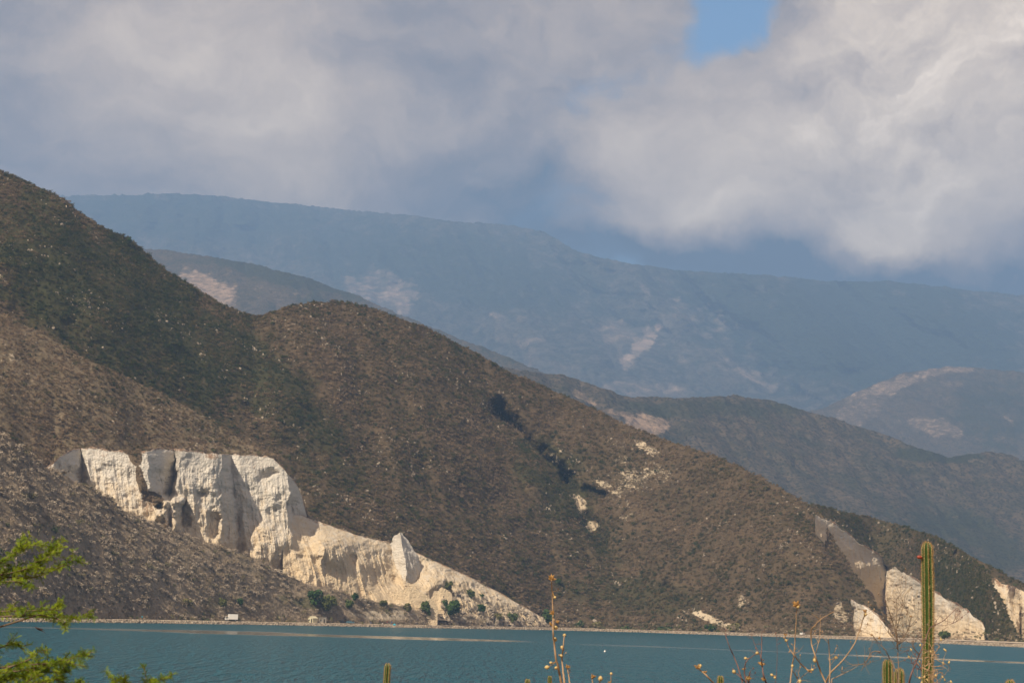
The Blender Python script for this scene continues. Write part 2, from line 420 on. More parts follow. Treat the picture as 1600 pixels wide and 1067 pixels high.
SURF = {}
def hillside(name, x0, x1, foot, ridge, nu, nt, material, green=0.3, greens=(), bares=(), relief=(), bulge=0.0, back=((6, -1), (25, -8), (70, -30), (160, -90)), gap=(0, 0),
             smooth_px=5, below=3, cut=(), ridge_z=1.0, smooth_D=30, smooth_f=0, bare_gain=1.0):
    """one hill: rows from its foot line up to its ridge line and down the far side.
    foot(X) and ridge(X) give (py, D) arrays; relief is a list of (wavelength_m, amplitude_m, stretch, seed)"""
    X = np.linspace(x0, x1, nu)
    fy, fD = foot(X); ry, rD = ridge(X)
    s = max(1, int(smooth_px / ((x1 - x0) / nu)))
    sd = max(1, int(smooth_D / ((x1 - x0) / nu)))
    ry, rD, fD = smooth1(ry, s), smooth1(rD, sd), smooth1(fD, sd)
    if smooth_f: fy = smooth1(fy, max(1, int(smooth_f / ((x1 - x0) / nu))))
    fy = np.maximum(fy, ry)
    T = np.linspace(0, 1, nt)[:, None]
    PX = np.broadcast_to(X, (nt, nu)).copy()
    pf = P(X, fy, fD); pr = P(X, ry, rD)
    base = pf[None] * (1 - T[..., None]) + pr[None] * T[..., None]
    d = (base - np.array([0, 0, HCAM]))
    PY = fy[None] * (1 - T) + ry[None] * T
    # depth along the ruled slope, then relief pushed along the line of sight
    kz = d[..., 2] / d[..., 1]
    D = base[..., 1].copy()
    D -= bulge * 4 * T * (1 - T) * (rD - fD)[None]
    H = (pr[:, 2] - pf[:, 2])[None]
    for wl, amp, stretch, seed in relief:
        q = np.stack([base[..., 0] / wl + 0.35 * base[..., 2] / wl, base[..., 2] / (wl * stretch), base[..., 1] * 0 + seed * 3.1], -1)
        D += amp * (ridged(q, 4, seed) if seed % 2 else fbm(q, 4, seed)) * (0.35 + 0.65 * np.minimum(1, T * 4))
    V = base.copy()
    dirs = d / d[..., 1:2]
    V = dirs * D[..., None] + np.array([0, 0, HCAM])
    # recompute photo coordinates of every vertex
    q = V - np.array([0, 0, HCAM]); zc = q @ F_
    PX = CX + FPX * (q @ R_) / zc; PY = CY - FPX * (q @ U_) / zc
    for poly, width, depth in cut:              # ravines: pushed back along the line of sight
        a = np.array(poly, float); dm = np.full(PX.shape, 1e9)
        for i in range(len(a) - 1):
            ab = a[i + 1] - a[i]; tt = np.clip(((PX - a[i, 0]) * ab[0] + (PY - a[i, 1]) * ab[1]) / (ab @ ab), 0, 1)
            dm = np.minimum(dm, np.hypot(PX - a[i, 0] - tt * ab[0], PY - a[i, 1] - tt * ab[1]))
        dm = dm + 3 * fbm(np.stack([PX / 14, PY / 14, PX * 0], -1), 3, 5)
        V = V + dirs * (depth * np.exp(-(dm / width) ** 2))[..., None]
    fine = fbm(V / 9.0, 4, 21) * ridge_z + fbm(V / 40.0, 3, 22) * ridge_z * 1.5
    V[..., 2] += fine; V[..., 0] += 2.2 * ridge_z * fbm(V / 13.0, 4, 24)
    rows = [V]; px_rows = [PX]; py_rows = [PY]
    # skirt below the foot, and the far side
    sk = V[0].copy(); sk[:, 2] -= below; sk[:, 1] += 0.5
    rows.insert(0, sk[None]); px_rows.insert(0, PX[:1]); py_rows.insert(0, PY[:1])
    for dy, dz in back:
        b = V[-1].copy(); b[:, 1] += dy; b[:, 2] = np.maximum(b[:, 2] + dz, -6.0)
        b[:, 2] += fbm(b / 30.0, 3, 9) * min(4.0, dy * 0.03)
        rows.append(b[None]); px_rows.append(PX[-1:]); py_rows.append(PY[-1:])
    V = np.concatenate(rows); PXa = np.concatenate(px_rows); PYa = np.concatenate(py_rows)
    nv = V.shape[0]
    gr = green + blobs(PXa, PYa, greens, 4) if len(greens) else np.full(PXa.shape, green)
    ba = np.clip(bare_gain * blobs(PXa, PYa, bares, 6, 0.7), 0, 1) if len(bares) else np.zeros(PXa.shape)
    me = np_mesh(name, V.reshape(-1, 3), grid_faces(nu, nv), True, {'green': gr, 'bare': ba})
    o = link(name, me, material)
    SURF[o.name] = (V, PXa, PYa, gr, ba)
    return o

def poly(pts):
    a = np.array(pts, float)
    return lambda X: np.interp(X, a[:, 0], a[:, 1])

# ---- outlines read off the photograph (pixels)
A_RIDGE = poly([(-400, 560), (-150, 625), (0, 677), (40, 706), (80, 729), (150, 768), (200, 800), (260, 822), (330, 848), (400, 874), (450, 900), (480, 912), (560, 931), (640, 951), (700, 960), (760, 966)])
B_RIDGE = poly([(-400, 330), (-150, 430), (0, 490), (60, 520), (130, 556), (200, 592), (260, 617), (300, 640), (345, 668), (380, 690), (425, 713), (440, 722)])
Q1_TOP = poly([(60, 738), (82, 724), (95, 712), (115, 702), (140, 699), (165, 703), (190, 705), (205, 708), (222, 706), (250, 700), (300, 705), (350, 709), (400, 711), (425, 714), (440, 728), (455, 745), (466, 760), (472, 775), (478, 800), (484, 825), (492, 850), (500, 868), (506, 880)])
Q1C_TOP = poly([(440, 800), (470, 804), (480, 808), (520, 822), (560, 836), (605, 846), (650, 863), (690, 881), (740, 904), (790, 931), (850, 966), (870, 974)])
C_RIDGE = poly([(-400, 170), (-200, 215), (0, 270), (30, 279), (60, 291), (100, 313), (150, 350), (200, 376), (250, 415), (300, 446), (350, 476), (400, 497), (420, 488), (450, 479), (490, 474), (540, 473), (590, 484), (650, 507), (720, 541), (800, 584), (850, 606), (900, 626), (960, 655), (1030, 683), (1100, 706), (1180, 742), (1230, 768), (1270, 792), (1287, 806), (1300, 838), (1340, 905), (1370, 948), (1400, 992), (1420, 1002)])
Q2_TOP = poly([(1270, 800), (1285, 809), (1300, 815), (1320, 829), (1340, 845), (1362, 860), (1385, 875), (1440, 912), (1470, 930), (1500, 947), (1515, 956), (1535, 972), (1542, 988), (1550, 1003)])
E_RIDGE = poly([(1180, 752), (1230, 775), (1300, 797), (1330, 803), (1420, 823), (1470, 842), (1530, 880), (1545, 905), (1560, 930), (1575, 957), (1592, 998), (1600, 1004)])
Q3_TOP = poly([(1500, 880), (1535, 894), (1560, 909), (1600, 922), (1700, 958), (1800, 1000)])
F_RIDGE = poly([(1400, 812), (1470, 840), (1530, 875), (1570, 895), (1600, 911), (1700, 950), (1800, 992)])
G_RIDGE = poly([(780, 575), (840, 582), (870, 584), (900, 592), (935, 605), (985, 620), (1050, 622), (1100, 621), (1150, 617), (1200, 625), (1250, 640), (1300, 653), (1350, 668), (1400, 685), (1430, 699), (1480, 714), (1550, 705), (1580, 712), (1650, 735), (1800, 770)])
H_RIDGE = poly([(1180, 660), (1280, 640), (1320, 622), (1345, 610), (1380, 594), (1415, 582), (1480, 573), (1520, 573), (1600, 582), (1700, 600), (1850, 640)])
J_RIDGE = poly([(150, 380), (225, 388), (300, 396), (400, 413), (470, 431), (530, 452), (560, 462), (600, 480), (700, 522), (780, 552), (850, 582), (920, 620)])
K_RIDGE = poly([(-100, 300), (105, 306), (180, 305), (270, 302), (340, 306), (400, 314), (480, 321), (560, 330), (640, 336), (700, 345), (800, 352), (850, 362), (900, 392), (960, 408), (1050, 421), (1150, 428), (1200, 430), (1300, 440), (1400, 440), (1500, 452), (1600, 462), (1800, 480)])

def q(py, px, D): return P(px, py, D)[..., 2]
def shore_foot(X):
    D = innerD(X); return depth_y(X, D, BANKZ), D
def depth_y(X, D, z):
    """photo row of a point at depth D and height z on column X"""
    lo = np.full(np.shape(X), 0.0); hi = np.full(np.shape(X), 1400.0)
    for _ in range(40):
        mid = (lo + hi) / 2; zz = q(mid, X, D); lo = np.where(zz > z, mid, lo); hi = np.where(zz > z, hi, mid)
    return (lo + hi) / 2

# ---- depths
def A_D(X):
    fy, fD = shore_foot(X); return np.maximum(rise(X, A_RIDGE(X), fD, BANKZ, np.interp(X, [250, 340, 440], [1.0, 1.12, 1.35])), fD + 2)
Q1_ST = [  # x_top, x_bottom, depth at the foot, extra depth at the top
    (60, 60, 884, 8), (84, 84, 888, 10), (127, 130, 948, 14), (135, 138, 936, 18), (170, 172, 938, 20), (204, 207, 943, 18), (218, 228, 948, 12), (228, 246, 950, 12),
    (274, 262, 994, 18), (281, 271, 978, 14), (300, 292, 980, 18), (338, 332, 988, 18), (347, 346, 996, 12), (362, 384, 1028, 12), (371, 393, 1019, 20), (400, 420, 1024, 22),
    (432, 442, 1031, 18), (447, 459, 1036, 14), (458, 464, 1060, 8), (468, 482, 1070, 8), (480, 506, 1076, 6), (510, 520, 1078, 4)]
Q1_BOT = lambda X: np.where(X < 450, A_RIDGE(X) + 42, np.maximum(A_RIDGE(X) + 14, 912))
def Q1_D(PX, PY):
    top, bot = Q1_TOP(PX), Q1_BOT(PX)
    v = np.clip((PY - top) / np.maximum(bot - top, 1), 0, 1)
    st = np.array(Q1_ST, float); out = np.zeros_like(PX)
    vq = np.linspace(0, 1, 33)
    Ds = []
    for vv in vq:
        xs = st[:, 0] * (1 - vv) + st[:, 1] * vv; ds = st[:, 2] + st[:, 3] * (1 - vv) ** 0.8
        Ds.append((xs, ds))
    flat = out.ravel(); pxf = PX.ravel(); vi = np.clip((v.ravel() * 32), 0, 31.999); i0 = vi.astype(int); fr = vi - i0
    res0 = np.zeros_like(flat); res1 = np.zeros_like(flat)
    for k in range(33):
        m0 = i0 == k; m1 = i0 + 1 == k
        if m0.any(): res0[m0] = np.interp(pxf[m0], *Ds[k])
        if m1.any(): res1[m1] = np.interp(pxf[m1], *Ds[k])
    return (res0 * (1 - fr) + res1 * fr).reshape(PX.shape), v
def Q1_topD(X):
    d, _ = Q1_D(X, Q1_TOP(X)); return d
def B_foot(X):
    return np.where(X < 84, Q1_TOP(84) + (84 - X) * -0.35, Q1_TOP(X)), np.interp(X, [-330, 84, 200, 274, 380, 430], [830, 944, 998, 1042, 1080, 1090])
def B_ridge(X):
    fy, fD = B_foot(X); ry = np.minimum(B_RIDGE(X), fy)
    return ry, np.maximum(rise(X, ry, fD, q(fy, X, fD), 0.72), fD + 1)
def Q1C_topD(X):
    D0 = innerD(X) + 4
    return rise(X, Q1C_TOP(X), D0, BANKZ, np.interp(X, [480, 600, 850], [0.85, 0.75, 0.62]))
def C_foot(X):
    by, bD = B_ridge(np.minimum(X, 425))
    y1 = by + 45; D1 = bD + 18
    y1 = np.where(X > 425, np.interp(X, [425, 470, 480], [760, 806, 808]), y1); D1 = np.where(X > 425, np.interp(X, [425, 480], [bD.max() + 18, float(Q1C_topD(np.array([480.]))[0])]), D1)
    sy, sD = shore_foot(X)
    y = np.where(X < 480, y1, np.where(X < 850, Q1C_TOP(X), sy)); D = np.where(X < 480, D1, np.where(X < 850, Q1C_topD(X) + 2, sD))
    return y, D
def C_ridge(X):
    fy, fD = C_foot(X); ry = np.minimum(C_RIDGE(X), fy)
    sl = np.interp(X, [0, 400, 900, 1200, 1290, 1400], [0.66, 0.62, 0.70, 0.74, 0.95, 1.1])
    return ry, np.maximum(rise(X, ry, fD, q(fy, X, fD), sl), fD + 1)
Q2_ST = [(1266, 1266, 1190, 10), (1288, 1292, 1242, 12), (1385, 1384, 1350, 26), (1392, 1390, 1338, 26), (1440, 1440, 1212, 30), (1500, 1500, 1110, 24), (1516, 1520, 1092, 14), (1540, 1538, 1080, 4), (1552, 1552, 1120, 4)]
def ST_D(ST, top, bot):
    st = np.array(ST, float)
    def fn(PX, PY):
        v = np.clip((PY - top(PX)) / np.maximum(bot(PX) - top(PX), 1), 0, 1)
        a = np.interp(PX, st[:, 0], st[:, 2] + st[:, 3]); b = np.interp(PX, st[:, 1], st[:, 2])
        return a * (1 - v) + b * v, v
    return fn
SHORE_Y = lambda X: shore_foot(np.asarray(X, float))[0]
Q2_BOT = lambda X: np.where(X < 1390, np.minimum(np.interp(X, [1270, 1290, 1340, 1370, 1390], [830, 850, 935, 975, 1004]), 1004), SHORE_Y(X) + 1)
Q2_D = ST_D(Q2_ST, Q2_TOP, Q2_BOT)
def E_foot(X):
    sy, sD = shore_foot(X)
    y = np.where(X < 1285, 809 + (1285 - X) * -0.2, np.where(X < 1545, Q2_TOP(X), sy))
    D = np.interp(X, [1200, 1285, 1386, 1440, 1512, 1548, 1600], [1320, 1330, 1392, 1286, 1155, 1045, 985])
    return y, D
def E_ridge(X):
    fy, fD = E_foot(X); ry = np.minimum(E_RIDGE(X), fy)
    return ry, np.maximum(rise(X, ry, fD, q(fy, X, fD), 0.75), fD + 1)
Q3_ST = [(a, b, c + 62, d) for a, b, c, d in ((1500, 1500, 1080, 60), (1535, 1560, 1075, 50), (1548, 1572, 1098, 40), (1556, 1580, 1070, 46), (1575, 1588, 1066, 46), (1586, 1597, 1096, 36), (1594, 1603, 1060, 46), (1640, 1640, 1050, 46), (1800, 1800, 1030, 40))]
Q3_BOT = lambda X: SHORE_Y(X) + 1
Q3_D = ST_D(Q3_ST, Q3_TOP, Q3_BOT)
def F_foot(X):
    Xc = np.clip(X, 1500, 1800)
    return Q3_TOP(X) + 2, np.maximum(Q3_D(Xc, Q3_TOP(Xc))[0] + 3, 1195)
def F_ridge(X):
    fy, fD = F_foot(X); ry = np.minimum(F_RIDGE(X), fy)
    return ry, np.maximum(rise(X, ry, fD, q(fy, X, fD), 0.6), fD + 1)

def far(ridge, foot_y, D0, slope):
    fo = lambda X: (np.maximum(foot_y(X), ridge(X) + 2), np.full(X.shape, float(D0)))
    def ri(X):
        fy, fD = fo(X); return ridge(X), rise(X, ridge(X), fD, q(fy, X, fD), slope)
    return fo, ri

# ------------------------------------------------------------------ the setting: terrain
BACK_FAR = ((30, -5), (120, -40), (350, -170), (700, -350))
fo, ri = far(K_RIDGE, poly([(-200, 690), (1800, 700)]), 8000, 0.42)
o = hillside('mountain', -120, 1750, fo, ri, 620, 220, M['mountain'], 0.45,
    greens=[(1350, 520, 260, 90, 5, 0.5), (1150, 470, 120, 60, 10, 0.3), (700, 420, 260, 60, 10, 0.3), (300, 340, 260, 40, 3, 0.3)],  # first patch: cloud shadow over the right face, painted as darker forest colour
    bares=[(600, 455, 70, 40, 20, 0.45), (620, 470, 34, 18, 40, 0.55), (1000, 540, 46, 15, -50, 0.62), (960, 525, 40, 36, -30, 0.40), (1090, 500, 90, 30, 12, 0.36), (1180, 590, 46, 14, 25, 0.5), (800, 520, 60, 30, 30, 0.32), (1010, 455, 26, 7, 50, 0.5), (1110, 570, 110, 40, 20, 0.30), (1020, 610, 90, 14, 5, 0.42), (860, 590, 80, 40, 20, 0.3)],
    relief=[(1700, 900, 2.0, 31), (620, 420, 1.8, 33), (210, 130, 1.4, 35)], ridge_z=7.0, bare_gain=1.35, back=BACK_FAR)
tag(o, 'hazy blue mountain range at the very back, its top lost in cloud', 'mountain', kind='structure')
fo, ri = far(H_RIDGE, poly([(1100, 720), (1850, 770)]), 6000, 0.36)
o = hillside('mountain', 1180, 1760, fo, ri, 260, 90, M['hill_far'], 0.35,
    greens=[(1560, 640, 90, 60, 10, 0.3)], bares=[(1400, 600, 90, 14, -16, 0.62), (1345, 640, 60, 26, -25, 0.5), (1480, 576, 60, 7, 0, 0.6), (1460, 665, 60, 16, 10, 0.55), (1490, 600, 30, 6, 5, 0.5), (1576, 655, 12, 4, 40, 0.6)],
    relief=[(450, 160, 2.2, 41), (150, 52, 1.6, 43)], ridge_z=3.0, bare_gain=1.05, back=BACK_FAR)
tag(o, 'hazy hill with a pinkish bare rounded top far off at right', 'hill', kind='structure')
fo, ri = far(J_RIDGE, poly([(100, 560), (500, 600), (920, 680)]), 5000, 0.44)
o = hillside('hill', 150, 920, fo, ri, 360, 110, M['hill_far'], 0.45,
    bares=[(320, 450, 52, 28, 18, 0.75), (355, 470, 22, 24, 70, 0.6), (430, 460, 50, 22, 25, 0.42), (500, 470, 40, 20, 25, 0.35), (620, 515, 60, 10, 25, 0.3)],
    greens=[(450, 432, 130, 14, 14, 0.5), (520, 485, 60, 12, 24, 0.5)],
    relief=[(390, 150, 2.0, 51), (140, 48, 1.5, 53)], ridge_z=3.0, bare_gain=1.05, back=BACK_FAR)
tag(o, 'blue shaded ridge behind the domed brown hill, with a bare pink patch', 'hill', kind='structure')
fo, ri = far(G_RIDGE, lambda X: np.interp(X, [780, 900, 1100, 1300, 1500, 1800], [640, 690, 770, 860, 930, 1000]), 3300, 0.42)
o = hillside('hill', 780, 1760, fo, ri, 520, 160, M['hill_far'], 0.42,
    bares=[(1010, 664, 44, 20, 14, 0.75), (985, 650, 34, 9, 12, 0.6), (912, 620, 22, 6, 30, 0.6), (1340, 785, 40, 7, 20, 0.45), (1300, 690, 30, 6, 20, 0.35), (1400, 830, 40, 10, 30, 0.35), (1470, 780, 70, 30, 20, 0.32), (1240, 700, 60, 20, 20, 0.28), (1530, 722, 24, 6, 5, 0.4)],
    greens=[(1470, 712, 80, 12, 4, 0.6), (1120, 640, 160, 14, 0, 0.25), (1500, 840, 120, 50, 20, 0.3)],  # first patch is a cloud shadow on the right crest, put into the colour
    relief=[(330, 130, 2.2, 61), (115, 46, 1.6, 63), (42, 12, 1.3, 65)], ridge_z=2.5, bare_gain=1.05, back=BACK_FAR)
tag(o, 'dull blue-grey wooded ridge between the brown hills and the far mountains', 'hill', kind='structure')

o = hillside('hill', -330, 1420, C_foot, C_ridge, 900, 330, M['hill_main'], 0.22,
    greens=[(180, 480, 260, 130, 38, 0.55), (420, 600, 200, 60, 45, 0.5), (880, 770, 70, 40, 60, 0.35), (300, 560, 120, 60, 40, 0.35), (1000, 930, 130, 30, 8, 0.35), (930, 850, 60, 40, 50, 0.3), (640, 760, 90, 30, 30, 0.2), (850, 720, 50, 50, 50, 0.4)],
    bares=[(908, 790, 12, 26, -20, 1.0), (925, 822, 9, 12, -35, 0.9), (950, 760, 30, 8, 18, 0.62), (980, 745, 28, 42, 0, 0.48), (1020, 735, 40, 16, 20, 0.56), (1010, 700, 30, 8, 20, 0.62), (960, 690, 40, 10, 20, 0.42), (980, 800, 40, 24, 60, 0.47), (890, 720, 22, 40, -30, 0.36),
           (1000, 690, 14, 4, 10, 0.6), (870, 720, 8, 20, -35, 0.6), (5, 436, 20, 5, 40, 0.8), (250, 500, 40, 10, 40, 0.3), (300, 530, 50, 16, 45, 0.33), (560, 512, 60, 6, 10, 0.36), (660, 520, 30, 6, 25, 0.34),
           (1112, 968, 34, 7, 22, 1.0), (1138, 978, 26, 6, 14, 0.9), (1160, 945, 10, 20, 10, 0.55), (880, 960, 40, 10, 10, 0.42), (870, 925, 30, 16, 20, 0.36), (1290, 818, 9, 22, 10, 0.5), (1311, 958, 13, 26, -10, 0.75), (1240, 790, 60, 10, 30, 0.3), (770, 640, 24, 5, 20, 0.45), (1240, 850, 60, 20, 40, 0.25)],
    relief=[(230, 48, 2.4, 71), (85, 20, 1.8, 73), (34, 6.5, 1.5, 75)], bulge=0.10, smooth_D=60, smooth_f=11, back=((8, -1), (30, -10), (90, -45), (200, -120)),
    cut=[([(778, 640), (805, 672), (835, 705), (862, 730), (884, 752)], 16, 44), ([(884, 752), (912, 800), (940, 850)], 11, 24), ([(915, 765), (945, 775)], 6, 14), ([(1040, 915), (1075, 950)], 7, 7), ([(395, 495), (470, 590), (560, 700)], 34, 10)])
tag(o, 'big brown scrub hill with a domed top, falling to the water at right', 'hill', kind='structure')
HILL_C = o.name
o = hillside('hill', -330, 428, B_foot, B_ridge, 420, 90, M['hill_near'], 0.12,
    greens=[(330, 680, 90, 14, 25, 0.25)], bares=[(60, 590, 60, 14, 25, 0.36), (120, 620, 60, 12, 25, 0.32), (20, 560, 30, 8, 10, 0.4), (150, 690, 60, 5, 0, 0.4), (230, 655, 60, 10, 20, 0.25), (300, 700, 60, 4, 2, 0.4)],
    relief=[(90, 9, 2.0, 81), (34, 3.5, 1.5, 83)], bulge=0.10)
tag(o, 'brown scrub spur above the white quarry face', 'hill', kind='structure'); HILL_B = o.name
o = hillside('hill', 1268, 1600, E_foot, E_ridge, 300, 100, M['hill_main'], 0.45,
    greens=[(1500, 930, 60, 50, 50, 0.3)], bares=[(1420, 845, 30, 6, 20, 0.4), (1480, 880, 30, 6, 20, 0.42), (1310, 800, 10, 5, 20, 0.5), (1580, 998, 16, 8, 30, 0.4)], relief=[(60, 6, 2.0, 91), (24, 2.5, 1.5, 93)], bulge=0.08)
tag(o, 'dark green slope capping the pale cliff behind the tall cactus', 'hill', kind='structure'); HILL_E = o.name
o = hillside('hill', 1495, 1780, F_foot, F_ridge, 200, 40, M['hill_main'], 0.5, bares=[(1560, 902, 30, 5, 30, 0.35)], relief=[(60, 5, 2.0, 95)], bulge=0.05)
tag(o, 'last dark slope above the broken cliff at the right edge', 'hill', kind='structure'); HILL_F = o.name
def A_foot(X): return shore_foot(X)
def A_ridge(X):
    fy, fD = shore_foot(X); return np.minimum(A_RIDGE(X), fy - 0.3), A_D(X)
o = hillside('hill', -330, 760, A_foot, A_ridge, 560, 120, M['hill_toe'], 0.10,
    greens=[(345, 940, 30, 10, 0, 0.4), (480, 940, 50, 10, 10, 0.5), (380, 880, 60, 14, 25, 0.2)],
    bares=[(5, 945, 16, 4, 0, 0.7), (330, 885, 26, 14, 20, 0.38), (540, 955, 50, 7, 8, 0.55), (620, 962, 90, 8, 4, 0.72), (720, 966, 40, 6, 4, 0.8), (450, 920, 40, 8, 25, 0.4), (210, 950, 8, 10, 10, 0.4), (360, 870, 30, 6, 20, 0.4), (215, 795, 10, 4, 30, 0.4), (270, 840, 10, 20, 60, 0.3)],
    relief=[(60, 4, 2.0, 101), (24, 2.0, 1.4, 103)], bulge=0.10, back=((4, -1), (14, -7), (30, -20), (60, -50)))
tag(o, 'nearest grey-brown scrub spur sloping down to the water at left', 'hill', kind='structure'); HILL_A = o.name

# ------------------------------------------------------------------ pale cliffs
def cliff(name, x0, x1, top, bot, Dfn, nu, nv, hillD, label, flute=2.4, veg=(), stains=(), edge=7.0, warm=(0.15, 0.75), extra=None, lumps=3.2, jag=4.5, warp=8.0):
    X = np.linspace(x0, x1, nu); T = np.linspace(0, 1, nv)[:, None]
    n = fbm(np.stack([X / 9, X * 0, X * 0 + 3], -1), 4, 8)
    yt = top(X) + jag * n; yb = np.maximum(bot(X), yt + 0.5)
    PX = np.broadcast_to(X, (nv, nu)).copy(); PY = yb[None] * (1 - T) + yt[None] * T
    PXw = PX + warp * fbm(np.stack([PX / 30, PY / 24, PX * 0 + 7], -1), 4, 33, 0.6) * np.clip((PX - x0) / 12, 0, 1) * np.clip((x1 - PX) / 12, 0, 1)
    D, v = Dfn(PXw, PY)
    if extra is not None: D = D + extra(PX, PY, v)
    b = P(PX, PY, D)
    u = b[..., 0] + 0.6 * b[..., 1]
    f1 = ridged(np.stack([u / 7, b[..., 2] / 26, b[..., 1] / 30], -1), 4, 11)
    f2 = 0.6 * fbm(b / 5.0, 5, 12, 0.5) + 1.0 * fbm(b / 13.0, 3, 13, 0.5)
    f3 = ridged(np.stack([u / 2.6, b[..., 2] / 9, b[..., 1] / 9], -1), 3, 14)
    f4 = fbm(np.stack([b[..., 0] / 22, b[..., 1] / 22, b[..., 2] / 4.5], -1), 3, 17)
    w = np.clip(v * 4, 0.1, 1)
    D = D - w * (flute * f1 + lumps * f2 + 0.5 * flute * 0.5 * f3 + 0.8 * f4)
    V = P(PX, PY, D)
    cap = P(X, yt - 0.4, np.maximum(hillD(X) + 2.5, D[-1] + 1.0)); V = np.concatenate([V, cap[None]])
    PXa = np.concatenate([PX, PX[-1:]]); PYa = np.concatenate([PY, PY[-1:]]); va = np.concatenate([v, v[-1:]])
    dist = PYa - top(PXa)
    stain = np.clip(1.0 - dist / edge, 0, 1) * 0.62
    if stains: stain = np.maximum(stain, blobs(PXa, PYa, stains, 15, 0.5))
    bare = blobs(PXa, PYa, veg, 16, 0.45) if veg else np.zeros_like(PXa)
    wm = warm[0] + (warm[1] - warm[0]) * va
    me = np_mesh(name, V.reshape(-1, 3), grid_faces(nu, nv + 1), False, {'warm': wm, 'stain': stain, 'bare': bare})
    o = link(name, me, M['cliff']); tag(o, label, 'cliff', kind='structure')
    SURF[o.name] = (V, PXa, PYa, bare, bare)
    return o
def q1_extra(PX, PY, v):
    e = np.zeros_like(PX); wx = 7 * fbm(np.stack([PX / 13, PY / 13, PX * 0], -1), 3, 31); wy = 11 * fbm(np.stack([PX / 13, PY / 17, PX * 0 + 5], -1), 3, 32)
    def hollow(cx, cy, rx, ry, d):
        return d * np.exp(-(((PX + wx - cx) / rx) ** 2 + ((PY + wy - cy) / ry) ** 2) ** 2)
    e += hollow(285, 808, 13, 24, 9) + hollow(333, 822, 9, 22, 8) + hollow(312, 768, 5, 7, 2.5) + hollow(342, 766, 4, 8, 4)
    e += hollow(418, 740, 15, 8, 4)
    e += np.where(PY > 772, -1, 0) * np.clip((PY - 772) / 12, 0, 1) * np.clip(1.3 - np.abs(PX + wx - 264) / 18, 0, 1) * 34      # ledge under the recess
    e += -7 * np.exp(-(((PX - 415) / 26) ** 2 + ((PY - 850) / 34) ** 2))
    e += 5 * np.clip((PY - 852) / 20, 0, 1) * np.clip((PX - 440) / 10, 0, 1)
    return e
cliff('cliff', 62, 508, Q1_TOP, Q1_BOT, Q1_D, 520, 170, lambda X: np.where(X < 430, B_foot(X)[1], Q1_topD(X)), 'tall white quarry face in broken buttresses below the brown spur',
      veg=[(211, 716, 10, 17, -12, 1.0), (220, 748, 8, 28, -14, 1.0), (238, 778, 18, 10, 12, 1.0), (205, 704, 16, 6, 0, 1.0)], stains=[(208, 740, 6, 34, -12, 0.42), (232, 790, 16, 14, 0, 0.5), (200, 715, 14, 7, 40, 0.4), (330, 712, 14, 8, 0, 0.55), (400, 722, 20, 10, 20, 0.4), (160, 708, 30, 6, 0, 0.4)],
      extra=q1_extra)

Q1C_BOT = lambda X: np.interp(X, [440, 500, 560, 620, 680, 760, 870], [932, 936, 944, 958, 968, 973, 980])
def Q1C_D(PX, PY):
    top, bot = Q1C_TOP(PX), Q1C_BOT(PX)
    v = np.clip((PY - top) / np.maximum(bot - top, 1), 0, 1)
    Dt = Q1C_topD(PX); Db = innerD(PX) + np.interp(PX, [440, 560, 680, 800], [28, 20, 6, 2])
    f = np.interp(PX, [440, 560, 700, 870], [1.6, 1.5, 1.15, 1.0])
    return Dt * (1 - v ** (1 / f)) + Db * v ** (1 / f), v       # steep at the top, easing into scree
def q1c_extra(PX, PY, v):
    def bump(cx, cy, rx, ry, d): return d * np.exp(-(((PX - cx) / rx) ** 2 + ((PY - cy) / ry) ** 2) ** 2)
    e = bump(522, 858, 26, 24, -8) + bump(500, 850, 12, 20, -5) + bump(552, 874, 6, 9, 7) + bump(575, 862, 22, 16, 4)
    e += bump(620, 895, 46, 44, 15) + bump(690, 938, 20, 20, 12)
    e += bump(512, 868, 50, 36, -4) + bump(482, 905, 22, 26, -4)
    e += -3.0 * np.clip(1 - np.abs(PX - 695) / 10, 0, 1) * np.clip((PY - 885) / 10, 0, 1)
    return e
cliff('cliff', 442, 868, Q1C_TOP, Q1C_BOT, Q1C_D, 480, 150, lambda X: Q1C_topD(X), 'cream quarry bowl and scree slope right of the tall white face',
      flute=2.4, lumps=3.0, edge=5.0, warm=(0.55, 0.8), extra=q1c_extra, jag=1.5,
      stains=[(500, 815, 24, 5, 15, 0.5), (780, 940, 40, 8, 32, 0.35), (700, 958, 30, 5, 0, 0.3)])

cliff('cliff', 1274, 1544, Q2_TOP, Q2_BOT, Q2_D, 360, 150, lambda X: E_foot(X)[1], 'pale cliff half in shadow behind the tall cactus',
      flute=1.8, lumps=3.2, jag=6.0, edge=3.0, warm=(0.40, 0.95), stains=[(1495, 955, 16, 10, 30, 0.5), (1480, 945, 10, 10, 0, 0.4), (1335, 860, 60, 12, 36, 0.2)],
      veg=[(1310, 860, 10, 4, 55, 0.5), (1494, 948, 16, 6, 25, 0.5), (1360, 930, 14, 6, 50, 0.6)])
Q2B_TOP = poly([(1292, 930), (1300, 924), (1312, 928), (1325, 935), (1345, 942), (1370, 960), (1390, 982), (1402, 1000)])
Q2B_ST = [(1292, 1292, 1142, 6), (1312, 1312, 1245, 4), (1326, 1324, 1225, 4), (1337, 1334, 1160, 10), (1350, 1350, 1140, 10), (1400, 1400, 1118, 8), (1410, 1410, 1116, 6)]
Q2B_BOT = lambda X: SHORE_Y(X) + 1
cliff('cliff', 1314, 1402, Q2B_TOP, Q2B_BOT, ST_D(Q2B_ST, Q2B_TOP, Q2B_BOT), 150, 80, lambda X: innerD(X) + 30, 'small pale cut at the foot of the brown hill, its left half dark',
      flute=2.4, lumps=3.0, jag=6.0, edge=3.0, warm=(0.4, 0.7))
